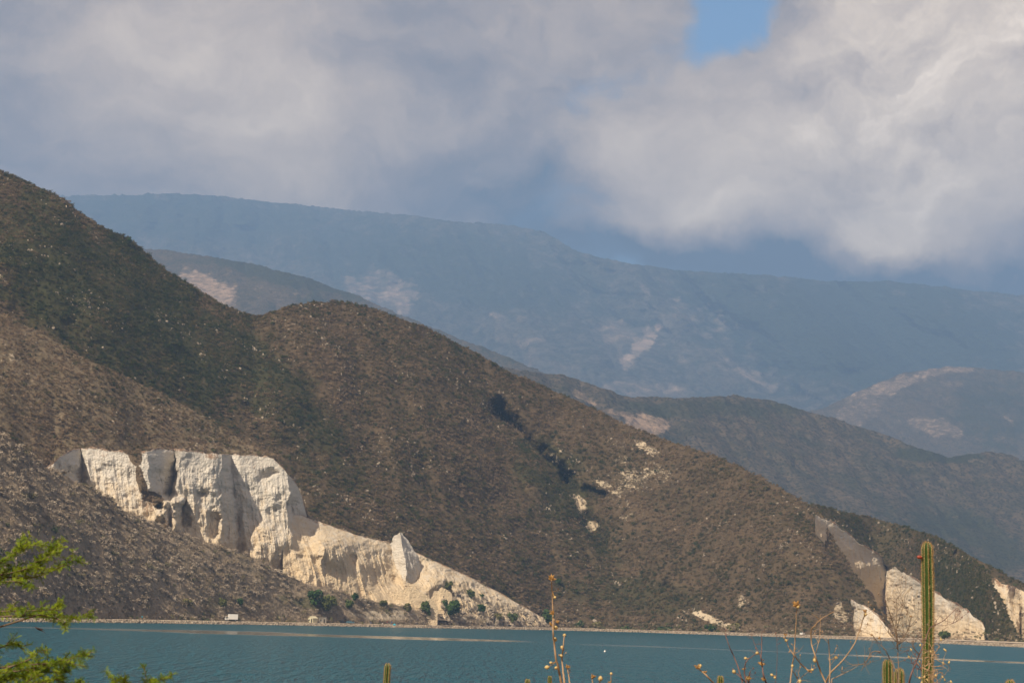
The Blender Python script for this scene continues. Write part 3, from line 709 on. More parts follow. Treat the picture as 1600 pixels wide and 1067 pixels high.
cliff('cliff', 1520, 1760, Q3_TOP, Q3_BOT, Q3_D, 220, 110, lambda X: F_foot(X)[1], 'broken cream cliff cut off by the right edge of the photo',
      flute=3.0, lumps=3.8, jag=5.0, edge=4.0, warm=(0.55, 0.75), veg=[(1548, 905, 10, 8, 40, 0.6), (1590, 930, 10, 6, 40, 0.5), (1596, 960, 6, 5, 0, 0.6)], stains=[(1575, 915, 30, 7, 20, 0.5), (1548, 898, 10, 8, 30, 0.5)])

# pillar and spoil heaps on the quarry floor
def pillar():
    hs = np.linspace(0, 1, 60); D0 = 1114.0
    lbx, edx, rbx = (lambda h: np.interp(h, [0, .3, .55, .8, 1], [548, 576, 593, 605, 616])), (lambda h: np.interp(h, [0, .35, .65, 1], [628, 634, 634, 625])), (lambda h: np.interp(h, [0, .38, .75, .9, 1], [674, 664, 653, 641, 629]))
    rows = []
    for h in hs:
        def pt(fx, y1, D):
            return P(np.array([float(fx(h))]), np.array([966 * (1 - h) + y1 * h]), np.array([float(D)]))[0]
        lb, ed, rb = (lbx, 838), (edx, 834), (rbx, 836)
        L, E, Rr = pt(*lb, D0 + 10 + 6 * h), pt(*ed, D0 - 6 + 14 * h), pt(*rb, D0 + 26 - 4 * h); Bk = (L + Rr) / 2 + np.array([0, 14 * (1 - 0.6 * h), 0])
        ring = []
        for a, b, n in ((L, E, 44), (E, Rr, 26), (Rr, Bk, 6), (Bk, L, 6)):
            for k in range(n): ring.append(a + (b - a) * k / n)
        rows.append(ring)
    V = np.array(rows); c = V.mean(1, keepdims=True); dirv = V - c; dirv[..., 2] = 0; dirv /= np.linalg.norm(dirv, axis=-1, keepdims=True) + 1e-6
    fade = np.minimum(1, 1.2 - hs)[:, None]
    V = V + dirv * ((1.5 * ridged(np.stack([(V[..., 0] + V[..., 1]) / 5, V[..., 2] / 14, V[..., 1] / 9], -1), 4, 19) + 1.7 * fbm(V / 4.0, 5, 20)) * fade)[..., None]
    V[..., 2] += (2.6 * fbm(V / 2.2, 3, 23)) * np.clip((hs[:, None] - 0.7) / 0.3, 0, 1)
    n = V.shape[1]; Fq = []
    i = np.arange(60 * n).reshape(60, n)
    Fq = np.stack([i[:-1], np.roll(i, -1, 1)[:-1], np.roll(i, -1, 1)[1:], i[1:]], -1).reshape(-1, 4)
    cen = V[-1].mean(0) + np.array([0, 0, 0.3]); Vv = np.concatenate([V.reshape(-1, 3), cen[None]])
    top = i[-1]; capf = np.stack([top, np.roll(top, -1), np.full(n, 60 * n), np.full(n, 60 * n)], -1)[:, :3]
    F3 = np.concatenate([Fq[:, [0, 1, 2]], Fq[:, [0, 2, 3]], capf])
    wm = np.concatenate([np.repeat(0.75 - 0.6 * hs, n), [0.1]])
    me = np_mesh('rock_pillar', Vv, F3, False, {'warm': wm, 'stain': wm * 0, 'bare': wm * 0})
    tag(link('rock_pillar', me, M['cliff']), 'pointed white rock pillar standing free on the quarry floor', 'rock pillar')
pillar()
def heap(name, crest, base_y, D, width, label, seed):
    """heap of crushed rock with a ragged crest line (pixels)"""
    cr = np.array(crest, float); X = np.linspace(cr[0, 0], cr[-1, 0], 90); cy = np.interp(X, cr[:, 0], cr[:, 1]) 
    T = np.linspace(-1, 1, 50)[:, None]
    zc = q(cy, X, np.full(X.shape, float(D))); zb = np.full(X.shape, 1.2)
    Hh = np.maximum(zc - zb, 0.05); xw = P(X, cy, np.full(X.shape, float(D)))[:, 0]
    prof = (1 - np.abs(T)) ** 1.25
    Dx = D + (X - X.mean())[None] * 0.12
    Y = Dx + np.where(T < 0, 0.6, 1.0) * T * width * (0.4 + 0.6 * Hh / Hh.max()); Z = zb[None] + Hh[None] * prof - 0.4
    V = np.stack([np.broadcast_to(xw, Y.shape), Y, Z], -1)
    V[..., 2] += 1.3 * fbm(V / 6.0, 4, seed) + 0.35 * fbm(V / 1.3, 3, seed + 1)
    wm = np.full(V.shape[:2], 0.85)
    me = np_mesh(name, V.reshape(-1, 3), grid_faces(90, 50), False, {'warm': wm, 'stain': wm * 0, 'bare': wm * 0})
    return tag(link(name, me, M['cliff']), label, 'spoil heap')
heap('spoil_heap', [(572, 950), (590, 936), (604, 927), (622, 921), (632, 916), (641, 914), (652, 920), (661, 924), (672, 931), (684, 946)], (964, 968), 1096, 12, 'cream heap of crushed rock in front of the white pillar', 41)
heap('spoil_heap', [(655, 946), (663, 932), (669, 926), (676, 919), (684, 921), (690, 914), (695, 916), (702, 922), (706, 926), (709, 938), (716, 956)], (966, 969), 1125, 13, 'smaller flat-topped heap of crushed rock beside the dark green tree', 44)

# ------------------------------------------------------------------ shore bank, road, water, ground
def ribbon(name, profile, material, label, cat, x0=-700, x1=2100, n=500, kind='structure', seed=60, jitter=0.3):
    """sheet along the shore; profile rows are (depth beyond waterline, or fraction of the way to the inner edge as a tuple, z)"""
    X = np.linspace(x0, x1, n); s = shoreD(X); w = innerD(X) - s; rows = []
    for dy, z in profile:
        D = s + (dy[0] * w if isinstance(dy, tuple) else dy)
        D = D + jitter * fbm(np.stack([X / 6, X * 0 + (z + 3) * 2, X * 0], -1), 3, seed) * 3
        px = P(X, depth_y(X, D, z), D)
        px[:, 2] += jitter * 0.5 * fbm(np.stack([X / 3, X * 0 + z * 5, X * 0], -1), 3, seed + 1)
        rows.append(px)
    V = np.array(rows)
    return tag(link(name, np_mesh(name, V.reshape(-1, 3), grid_faces(n, len(rows)), True), material), label, cat, kind=kind)
ribbon('shore', [(-4, -2.0), (0, 0.1), (2.0, 0.65), (4.0, 0.95), ((0.6,), 1.1), ((1.0,), 1.35), ((1.6,), 1.6)], M['bank'], 'low stony bank running along the far waterline', 'shore', jitter=0.65)
ribbon('road', [((0.50,), 1.25), ((0.90,), 1.45)], M['road'], 'pale dirt road running along the far shore', 'road', jitter=0.02)

def water():
    X = np.linspace(-1400, 1400, 281); Y = np.concatenate([np.linspace(25, 300, 30), np.linspace(305, 1500, 480)])
    V = np.zeros((len(Y), len(X), 3)); V[..., 0] = X; V[..., 1] = Y[:, None]
    k = V - np.array([0, 0, HCAM]); zc = k @ F_; PX = CX + FPX * (k @ R_) / zc; PY = CY - FPX * (k @ U_) / zc
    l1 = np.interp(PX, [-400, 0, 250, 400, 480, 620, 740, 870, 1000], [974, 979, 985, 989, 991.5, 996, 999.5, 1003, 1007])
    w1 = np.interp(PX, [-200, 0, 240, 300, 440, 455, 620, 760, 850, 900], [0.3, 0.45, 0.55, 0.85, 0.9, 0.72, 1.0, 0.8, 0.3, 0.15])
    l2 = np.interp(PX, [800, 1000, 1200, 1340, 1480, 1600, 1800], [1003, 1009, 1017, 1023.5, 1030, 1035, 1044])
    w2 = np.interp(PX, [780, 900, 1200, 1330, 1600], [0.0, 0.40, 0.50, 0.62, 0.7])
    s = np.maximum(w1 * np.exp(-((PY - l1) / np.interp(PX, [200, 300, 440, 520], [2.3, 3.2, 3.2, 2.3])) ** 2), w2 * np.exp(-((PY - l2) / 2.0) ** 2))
    me = np_mesh('water', V.reshape(-1, 3), grid_faces(len(X), len(Y)), True, {'slick': s})
    tag(link('water', me, M['water']), 'teal rippled lake water with pale smooth streaks', 'water', kind='structure')
water()
gmb = MB(); gmb.add([(-4700, -250, -4.5), (4700, -250, -4.5), (4700, 13300, -4.5), (-4700, 13300, -4.5)], [(0, 1, 2, 3)])
tag(gmb.build('ground', M['soil']), 'ground under the lake and hills', 'ground', kind='structure')
def gz(x, y):
    return 4.3 - 0.075 * y + 0.15 * math.sin(x * 0.6) * math.cos(y * 0.5)
def near_ground():
    X = np.linspace(-70, 70, 120); Y = np.linspace(-30, 80, 90); V = np.zeros((90, 120, 3)); V[..., 0] = X; V[..., 1] = Y[:, None]
    V[..., 2] = 4.3 - 0.075 * V[..., 1] + 0.15 * np.sin(V[..., 0] * 0.6) * np.cos(V[..., 1] * 0.5) + 0.03 * fbm(V / 0.8, 3, 70)
    tag(link('near_shore', np_mesh('near_shore', V.reshape(-1, 3), grid_faces(120, 90), True), M['soil']), 'sloping near shore below the frame where the cacti stand', 'shore', kind='structure')
near_ground()
# ------------------------------------------------------------------ haze
def haze():
    m = bpy.data.materials.new('haze'); m.use_nodes = True; t = NT(m.node_tree); t.n.clear()
    out = t.add('ShaderNodeOutputMaterial'); v = t.add('ShaderNodeVolumePrincipled')
    v.inputs['Color'].default_value = HAZE_COLOR + (1,); v.inputs['Density'].default_value = HAZE_DENSITY
    v.inputs['Anisotropy'].default_value = 0.0
    t.l.new(v.outputs[0], out.inputs['Volume'])
    b = MB(); b.box(-4900, 4900, -300, 13500, -5.6, HAZE_TOP)
    tag(b.build('haze', m), 'pale blue haze filling the air over the bay', 'haze', kind='stuff')
HAZE_TOP = max(float(SURF[k][0][..., 2].max()) for k in SURF) + 25
haze()
#@@PART2@@
# ------------------------------------------------------------------ scrub and stones on the slopes
def hidden_collection(name, objs):
    c = bpy.data.collections.new(name)
    for o in objs: c.objects.link(o)
    return c
def bush_mesh(name, seed, n=64, flat=0.75, twigs=10, leaf=0.34):
    r = random.Random(seed); b = MB()
    lobes = [(Vector((r.uniform(-.5, .5), r.uniform(-.5, .5), r.uniform(.25, .8))), r.uniform(.35, .6)) for _ in range(5)]
    for k in range(n):
        c, rad = r.choice(lobes)
        d = Vector((r.gauss(0, 1), r.gauss(0, 1), r.gauss(0.15, 1))).normalized()
        p = c + d * rad * r.uniform(.6, 1.0); p.z = max(0.02, p.z * flat)
        a = Vector((r.gauss(0, 1), r.gauss(0, 1), r.gauss(0, 1))).normalized()
        nn = (d + a * 0.7).normalized(); u = nn.cross(Vector((r.gauss(0, 1), r.gauss(0, 1), 1))).normalized(); v = nn.cross(u)
        s = leaf * r.uniform(.5, 1.0)
        b.add([p - u * s * .5, p + v * s * .35, p + u * s * .55, p - v * s * .35], [(0, 1, 2, 3)])
    for k in range(twigs):
        d = Vector((r.gauss(0, .6), r.gauss(0, .6), 1)).normalized()
        b.tube([(0, 0, -0.15), d * 0.5 * r.uniform(.8, 1), d * r.uniform(.85, 1.15) * Vector((1, 1, flat)).length / 1.6], [.035, .022, .006], 3, 0, False)
    return b.mesh(name)
def stone_mesh(name, seed):
    bm = bmesh.new(); bmesh.ops.create_icosphere(bm, subdivisions=2, radius=1.0); r = random.Random(seed)
    pl = [(Vector((r.gauss(0, 1), r.gauss(0, 1), r.gauss(0, 1))).normalized(), r.uniform(.5, .85)) for _ in range(9)]
    for v in bm.verts:
        for nrm, d in pl:
            e = v.co.dot(nrm) - d
            if e > 0: v.co -= nrm * e
        v.co *= 1 + r.uniform(-.04, .04)
    me = bpy.data.meshes.new(name); bm.to_mesh(me); bm.free(); return me
BUSH_ME = [bush_mesh('scrub', 100 + i, 64, 0.75 + 0.1 * (i % 3)) for i in range(5)]
for me in BUSH_ME: me.materials.append(M['scrub'])
STONE_ME = [stone_mesh('stone', 200 + i) for i in range(5)]
for me in STONE_ME: me.materials.append(M['rock'])
BUSH_SRC = hidden_collection('scrub_kinds', [bpy.data.objects.new('scrub_kind', me) for me in BUSH_ME])
STONE_SRC = hidden_collection('stone_kinds', [bpy.data.objects.new('stone_kind', me) for me in STONE_ME])
def instancer(src):
    g = bpy.data.node_groups.new('scatter', 'GeometryNodeTree')
    g.interface.new_socket('Geometry', in_out='INPUT', socket_type='NodeSocketGeometry'); g.interface.new_socket('Geometry', in_out='OUTPUT', socket_type='NodeSocketGeometry')
    n, l = g.nodes, g.links
    gi, go = n.new('NodeGroupInput'), n.new('NodeGroupOutput'); ip = n.new('GeometryNodeInstanceOnPoints'); ci = n.new('GeometryNodeCollectionInfo')
    ci.inputs['Collection'].default_value = src; ci.inputs['Separate Children'].default_value = True; ci.inputs['Reset Children'].default_value = True
    def na(name, typ):
        a = n.new('GeometryNodeInputNamedAttribute'); a.data_type = typ; a.inputs['Name'].default_value = name
        return [o for o in a.outputs if o.name == 'Attribute' and o.enabled][0]
    ip.inputs['Pick Instance'].default_value = True
    l.new(gi.outputs[0], ip.inputs['Points']); l.new(ci.outputs[0], ip.inputs['Instance'])
    l.new(na('pick', 'INT'), ip.inputs['Instance Index']); l.new(na('rot', 'FLOAT_VECTOR'), ip.inputs['Rotation']); l.new(na('scl', 'FLOAT_VECTOR'), ip.inputs['Scale'])
    l.new(ip.outputs[0], go.inputs[0])
    return g
GREY_ME = [me.copy() for me in BUSH_ME]
for me in GREY_ME: me.materials.clear(); me.materials.append(M['scrub_grey'])
GREY_SRC = hidden_collection('grey_scrub_kinds', [bpy.data.objects.new('scrub_kind', me) for me in GREY_ME])
G_BUSH, G_STONE, G_GREY = instancer(BUSH_SRC), instancer(STONE_SRC), instancer(GREY_SRC)
def scatter_object(name, group, pts, scl, rot, tint, label, cat):
    n = len(pts); me = bpy.data.meshes.new(name); me.vertices.add(n); me.vertices.foreach_set('co', np.ascontiguousarray(pts, np.float32).ravel())
    for nm, ty, arr in (('scl', 'FLOAT_VECTOR', scl), ('rot', 'FLOAT_VECTOR', rot)):
        a = me.attributes.new(nm, ty, 'POINT'); a.data.foreach_set('vector', np.ascontiguousarray(arr, np.float32).ravel())
    a = me.attributes.new('tint', 'FLOAT', 'POINT'); a.data.foreach_set('value', np.ascontiguousarray(tint, np.float32))
    a = me.attributes.new('pick', 'INT', 'POINT'); a.data.foreach_set('value', RNG.integers(0, 5, n).astype(np.int32))
    o = link(name, me); md = o.modifiers.new('scatter', 'NODES'); md.node_group = group
    return tag(o, label, cat, kind='stuff')
def sample(surf, per_m2, use=None, rows=None):
    """random points on a built surface, even per square metre; use(px,py,green,bare,pos)->keep probability"""
    V, PX, PY, gr, ba = SURF[surf]
    if rows: V, PX, PY, gr, ba = V[rows[0]:rows[1]], PX[rows[0]:rows[1]], PY[rows[0]:rows[1]], gr[rows[0]:rows[1]], ba[rows[0]:rows[1]]
    e1, e2 = V[:-1, 1:] - V[:-1, :-1], V[1:, :-1] - V[:-1, :-1]
    area = np.linalg.norm(np.cross(e1, e2), axis=-1)
    ok = (PX[:-1, :-1] > -50) & (PX[:-1, :-1] < 1650)
    area = np.where(ok, area, 0); N = int(area.sum() * per_m2)
    idx = np.searchsorted(np.cumsum(area.ravel()), RNG.random(N) * area.sum()); idx = np.minimum(idx, area.size - 1)
    r, c = np.unravel_index(idx, area.shape); a, b = RNG.random(N), RNG.random(N)
    def bl(Q):
        if Q.ndim == 3: A, B = a[:, None], b[:, None]
        else: A, B = a, b
        return Q[r, c] * (1 - A) * (1 - B) + Q[r, c + 1] * A * (1 - B) + Q[r + 1, c] * (1 - A) * B + Q[r + 1, c + 1] * A * B
    p, px, py, g, ba_ = bl(V), bl(PX), bl(PY), bl(gr), bl(ba)
    if use is not None:
        k = RNG.random(N) < use(px, py, g, ba_, p); p, px, py, g, ba_ = p[k], px[k], py[k], g[k], ba_[k]
    return p, px, py, g, ba_
def bush_attrs(p, g, rmin, rmax, tint0=0.25, bias=1.6):
    n = len(p); s = rmin + (rmax - rmin) * RNG.random(n) ** bias
    cl = fbm(p / np.array([28, 28, 28]), 3, 61)
    t = np.clip(tint0 + 0.75 * g + 0.45 * cl + 0.22 * (RNG.random(n) - .5), 0, 1)
    big = RNG.random(n) < .05; t = np.where(big, np.clip(t + .5, 0, 1), t); s = np.where(big, s * 1.35, s)
    return np.stack([s * RNG.uniform(.85, 1.2, n), s * RNG.uniform(.85, 1.2, n), s * RNG.uniform(.7, 1.15, n)], -1), np.stack([RNG.normal(0, .12, n), RNG.normal(0, .12, n), RNG.uniform(0, 6.28, n)], -1), t
def patchy(p, wl, seed, lo, hi): return np.clip((fbm(p / wl, 4, seed) - lo) / (hi - lo), 0, 1)
def scrub_use(px, py, g, ba, p): return np.clip(1 - 0.85 * ba, 0, 1) * (0.50 + 0.5 * patchy(p, 14.0, 64, -.25, .15))
for nm, dens, r0, r1, t0, label in ((HILL_C, 0.34, 0.75, 2.1, 0.22, 'dry brown and olive scrub covering the big domed hill'), (HILL_B, 0.42, 0.7, 1.7, 0.12, 'dry brown scrub covering the spur above the white quarry'),
                                    (HILL_E, 0.36, 0.7, 1.7, 0.42, 'dark green scrub on the slope above the pale right-hand cliff'), (HILL_F, 0.34, 0.7, 1.6, 0.45, 'dark scrub on the last slope at the right edge')):
    p, px, py, g, ba = sample(nm, dens, scrub_use)
    s, r, t = bush_attrs(p, g, r0, r1, t0)
    scatter_object('scrub', G_BUSH, p, s, r, t, label, 'scrub')
# nearest spur: the largest shrubs stand as things of their own, the rest as ground cover
p, px, py, g, ba = sample(HILL_A, 0.27, scrub_use, rows=(1, 122))
s, r, t = bush_attrs(p, g, 0.75, 2.3, 0.08, 1.8)
near = (py > A_RIDGE(px) + 6) & (px > 100) & (px < 640)
score = np.where(near, s[:, 0] / p[:, 1], 0); order = np.argsort(-score); top, rest = order[:285], order[285:]
scatter_object('scrub', G_GREY, p[rest], s[rest], r[rest], t[rest], 'grey-brown scrub covering the nearest spur', 'scrub')
THING_BUSH = [bush_mesh('shrub_crown', 300 + i, 90, 0.85, 0, 0.27) for i in range(4)]
STEM_ME = []
for i in range(3):
    b = MB(); rr = random.Random(320 + i)
    for k in range(6):
        d = Vector((rr.gauss(0, .5), rr.gauss(0, .5), 1)).normalized(); b.tube([(0, 0, -.2), d * .45, d * .9], [.04, .028, .01], 4)
    STEM_ME.append(b.mesh('shrub_stem')); STEM_ME[-1].materials.append(M['bark'])
for me in THING_BUSH: me.materials.append(M['scrub_thing'])
def interp1(y, x): return float((SHORE_Y(np.array([x]))[0] - y) / max(4, SHORE_Y(np.array([x]))[0] - A_RIDGE(x)))
for i in top:
    x, y = px[i], py[i]
    up = (interp1(y, x)); zone = 'by the water' if up < .3 else 'halfway up the slope' if up < .65 else 'near the crest'
    where = ('above the green branches' if x < 170 else 'above the cyan shirt' if x < 270 else 'left of the white truck' if x < 345 else 'right of the white truck' if x < 430 else 'above the huts' if x < 520 else 'on the low toe')
    size = 'large' if s[i, 0] > 1.75 else 'mid-sized' if s[i, 0] > 1.35 else 'small'
    o = empty('shrub', p[i] - np.array([0, 0, 0.05]), float(r[i, 2])); o.scale = tuple(float(v) for v in s[i])
    tag(o, size + ' dry shrub on the near spur ' + where + ', ' + zone, 'shrub', 'dry shrubs on the nearest spur')
    k = int(RNG.integers(0, 4)); link('crown', THING_BUSH[k], None, o); link('stem', STEM_ME[k % 3], None, o)
p, px, py, g, ba = sample('cliff', 0.6, lambda px, py, g, ba, p: (ba > .55) * 1.0)
s, r, t = bush_attrs(p, g * 0, 0.5, 1.3, 0.25)
scatter_object('scrub', G_BUSH, p, s, r, t, 'scrub on the earth tongue between the two white faces', 'scrub')
# pale stones between the scrub
def stones(surf, per_m2, use, rmin, rmax, label, rows=None):
    p, px, py, g, ba = sample(surf, per_m2, use, rows); n = len(p); s = rmin + (rmax - rmin) * RNG.random(n) ** 2.6
    scatter_object('stones', G_STONE, p, np.stack([s * RNG.uniform(.7, 1.9, n), s * RNG.uniform(.7, 1.5, n), s * RNG.uniform(.4, 1.0, n)], -1), RNG.uniform(0, 6.28, (n, 3)), RNG.random(n), label, 'stones')
stones(HILL_C, 0.26, lambda px, py, g, ba, p: np.clip(0.015 + 0.55 * ba + 0.9 * patchy(p, 34.0, 66, .10, .42) * patchy(p, 7.0, 67, -.05, .4), 0, 1), 0.22, 1.05, 'pale stones strewn over the big domed hill')
stones(HILL_B, 0.12, lambda px, py, g, ba, p: np.clip(0.03 + 0.6 * ba + 0.5 * patchy(p, 18.0, 68, .1, .5), 0, 1), 0.25, 1.0, 'pale stones strewn over the spur above the quarry')
stones(HILL_A, 0.10, lambda px, py, g, ba, p: np.clip(0.03 + 0.55 * ba + 0.5 * patchy(p, 14.0, 69, .1, .5), 0, 1), 0.2, 0.8, 'pale stones strewn over the nearest spur', (1, 121))
stones(HILL_E, 0.12, lambda px, py, g, ba, p: np.clip(0.03 + 0.5 * ba + 0.5 * patchy(p, 18.0, 70, .1, .5), 0, 1), 0.3, 1.1, 'pale stones on the dark green right-hand slope')
def shore_stones():
    X = RNG.uniform(-60, 1660, 5200); sD = shoreD(X); t = RNG.random(5200)
    dy = -0.6 + t * 4.6; z = np.interp(dy, [-0.6, 0, 2.2, 4.0], [0.0, 0.1, 0.65, 0.98])
    D = sD + dy; p = P(X, depth_y(X, D, z), D); n = len(p); s = 0.14 + 0.5 * RNG.random(n) ** 2.2
    scatter_object('shore_stones', G_STONE, p, np.stack([s * 1.3, s * 1.2, s], -1), RNG.uniform(0, 6.28, (n, 3)), RNG.random(n), 'pale boulders and stones heaped along the waterline', 'stones')
    # rubble on the quarry floor
    X = RNG.uniform(690, 860, 900); Y = RNG.uniform(0, 1, 900); top = np.interp(X, [690, 760, 860], [925, 930, 972]); py = top + (np.minimum(980, SHORE_Y(X)) - top) * Y
    D, _ = Q1C_D(X, py); p = P(X, py, D - 1.0); n = len(p); s = 0.2 + 1.3 * RNG.random(n) ** 3.2
    scatter_object('rubble', G_STONE, p, np.stack([s * 1.5, s * 1.2, s * .9], -1), RNG.uniform(0, 6.28, (n, 3)), RNG.random(n), 'broken pale rubble below the scree at the end of the quarry', 'rubble')
shore_stones()

def edge_scrub():
    ps = []
    def row(X, y, D, dd): 
        p_ = P(X, y, D + dd); ps.append(p_)
    for top, x0, x1, n, Df in ((Q1_TOP, 84, 430, 130, lambda X: B_foot(X)[1]), (Q1C_TOP, 480, 850, 160, Q1C_topD), (Q2_TOP, 1288, 1535, 150, lambda X: E_foot(X)[1]), (Q3_TOP, 1537, 1640, 60, lambda X: F_foot(X)[1])):
        X = RNG.uniform(x0, x1, n); row(X, top(X) + RNG.normal(1.0, 2.0, n), Df(X), 0.6)
    n = 1500; X = RNG.uniform(-60, 1660, n); keep = RNG.random(n) < np.interp(X, [0, 540, 570, 700, 740, 860, 880], [1, 1, .22, .22, .15, .15, 1]); X = X[keep]; n = len(X)
    D = innerD(X) + RNG.uniform(-2, 9, n); row(X, depth_y(X, D, 1.3 + 0.45 * np.maximum(0, D - innerD(X))), D, 0)
    p = np.concatenate(ps); s, r, t = bush_attrs(p, np.full(len(p), .45), 0.45, 1.6, 0.2, 1.5)
    scatter_object('scrub', G_GREY, p, s, r, t, 'dusty scrub along the shore road and the cliff edges', 'scrub')
edge_scrub()
# boulders one can point at
def ground_on(surf, px, py):
    V, PX, PY, *_ = SURF[surf]
    d = (PX - px) ** 2 + (PY - py) ** 2; i = np.unravel_index(np.argmin(d), d.shape); return Vector(V[i])
BOULDERS = [(HILL_A, 210, 951, 9, 'pale upright boulder just above the waterline left of the white truck'), (HILL_A, 6, 943, 10, 'flat white boulder at the left edge above the green branch'),
    (HILL_A, 318, 880, 8, 'grey-white boulder, higher of the two beside the dark hollow on the near spur'), (HILL_A, 330, 886, 9, 'broad grey boulder, lower of the two beside the dark hollow on the near spur'), (HILL_A, 30, 942, 4, 'small white boulder above the left branch, beside a dark gap'),
    (HILL_A, 380, 957, 5, 'pale boulder half hidden in shrubs to the right of the white truck'), (HILL_A, 272, 937, 6, 'pale slanting boulder between the green branches and the white truck'), (HILL_A, 356, 862, 5, 'white boulder on the crest of the near spur below the quarry'),
    (HILL_C, 262, 505, 7, 'large pale boulder on the dark left slope high above the quarry'), (HILL_C, 930, 972, 9, 'pale boulder at the waterline right of the dry seed stalk'), (HILL_C, 905, 974, 7, 'tan boulder at the waterline beside two green shrubs')]
for sf, x, y, w, lab in BOULDERS:
    g = ground_on(sf, x, y); rr = w * g.y / FPX / 2
    me = STONE_ME[(x + y) % 5].copy(); o = link('boulder', me); o.location = (g.x, g.y - rr * .3, g.z + rr * .45); o.scale = (rr * 1.1, rr, rr * (1.1 if x == 210 else .8)); o.rotation_euler = (x * .37, y * .21, x * 1.3)
    tag(o, lab, 'boulder')

# green trees and shrubs one can point at
def tree_thing(name, surf, px, py, wpx, hpx, leaf, label, cat, seed, conical=False):
    g = surf if isinstance(surf, Vector) else ground_on(surf, px, py); k = g.y / FPX; w, h = wpx * k, hpx * k
    o = empty(name, (g.x, g.y, g.z - 0.1)); tag(o, label, cat); r = random.Random(seed)
    b = MB(); b.tube([(0, 0, -.3), (r.uniform(-.1, .1), 0, h * .3), (r.uniform(-.2, .2), 0, h * .6)], [.05 * w, .04 * w, .015 * w], 6)
    for i in range(6):
        a = r.uniform(0, 6.28); e = r.uniform(.35, .75); q0 = Vector((0, 0, h * r.uniform(.15, .45)))
        b.tube([q0, q0 + Vector((math.cos(a) * w * .2, math.sin(a) * w * .2, h * .15)), Vector((math.cos(a) * w * .38, math.sin(a) * w * .38, h * e))], [.022 * w, .015 * w, .005 * w], 4)
    b.build('trunk', M['bark'], o)
    c = MB(); lobes = []
    for i in range(16):
        z = r.uniform(.22, .9); rad = (1.05 - z) * .5 + .06 if conical else .5 * math.sqrt(max(0.05, 1 - ((z - .55) / .5) ** 2))
        a = r.uniform(0, 6.28); q_ = rad * r.uniform(.3, .85)
        lobes.append((Vector((math.cos(a) * q_ * w, math.sin(a) * q_ * w, z * h)), r.uniform(.14, .24) * w))
    for i in range(700):
        cc, rad = r.choice(lobes); d = Vector((r.gauss(0, 1), r.gauss(0, 1), r.gauss(.1, .9))).normalized(); p_ = cc + d * rad * r.uniform(.55, 1.05)
        nn = (d + Vector((r.gauss(0, 1), r.gauss(0, 1), r.gauss(0, 1))) * .5).normalized(); u = nn.cross(Vector((r.gauss(0, 1), .3, 1))).normalized(); v = nn.cross(u); s_ = w * .085 * r.uniform(.6, 1.2)
        c.add([p_ - u * s_, p_ + v * s_ * .6, p_ + u * s_, p_ - v * s_ * .6], [(0, 1, 2, 3)])
    tag(c.build('crown', leaf, o), kind='stuff')
    return o
def on_cliff(px, py): 
    D, _ = Q1C_D(np.array([float(px)]), np.array([float(py)])); return Vector(P(np.array([float(px)]), np.array([float(py)]), D - 1.0)[0])
LD, LO = M['leaf_dark'], M['leaf_olive']
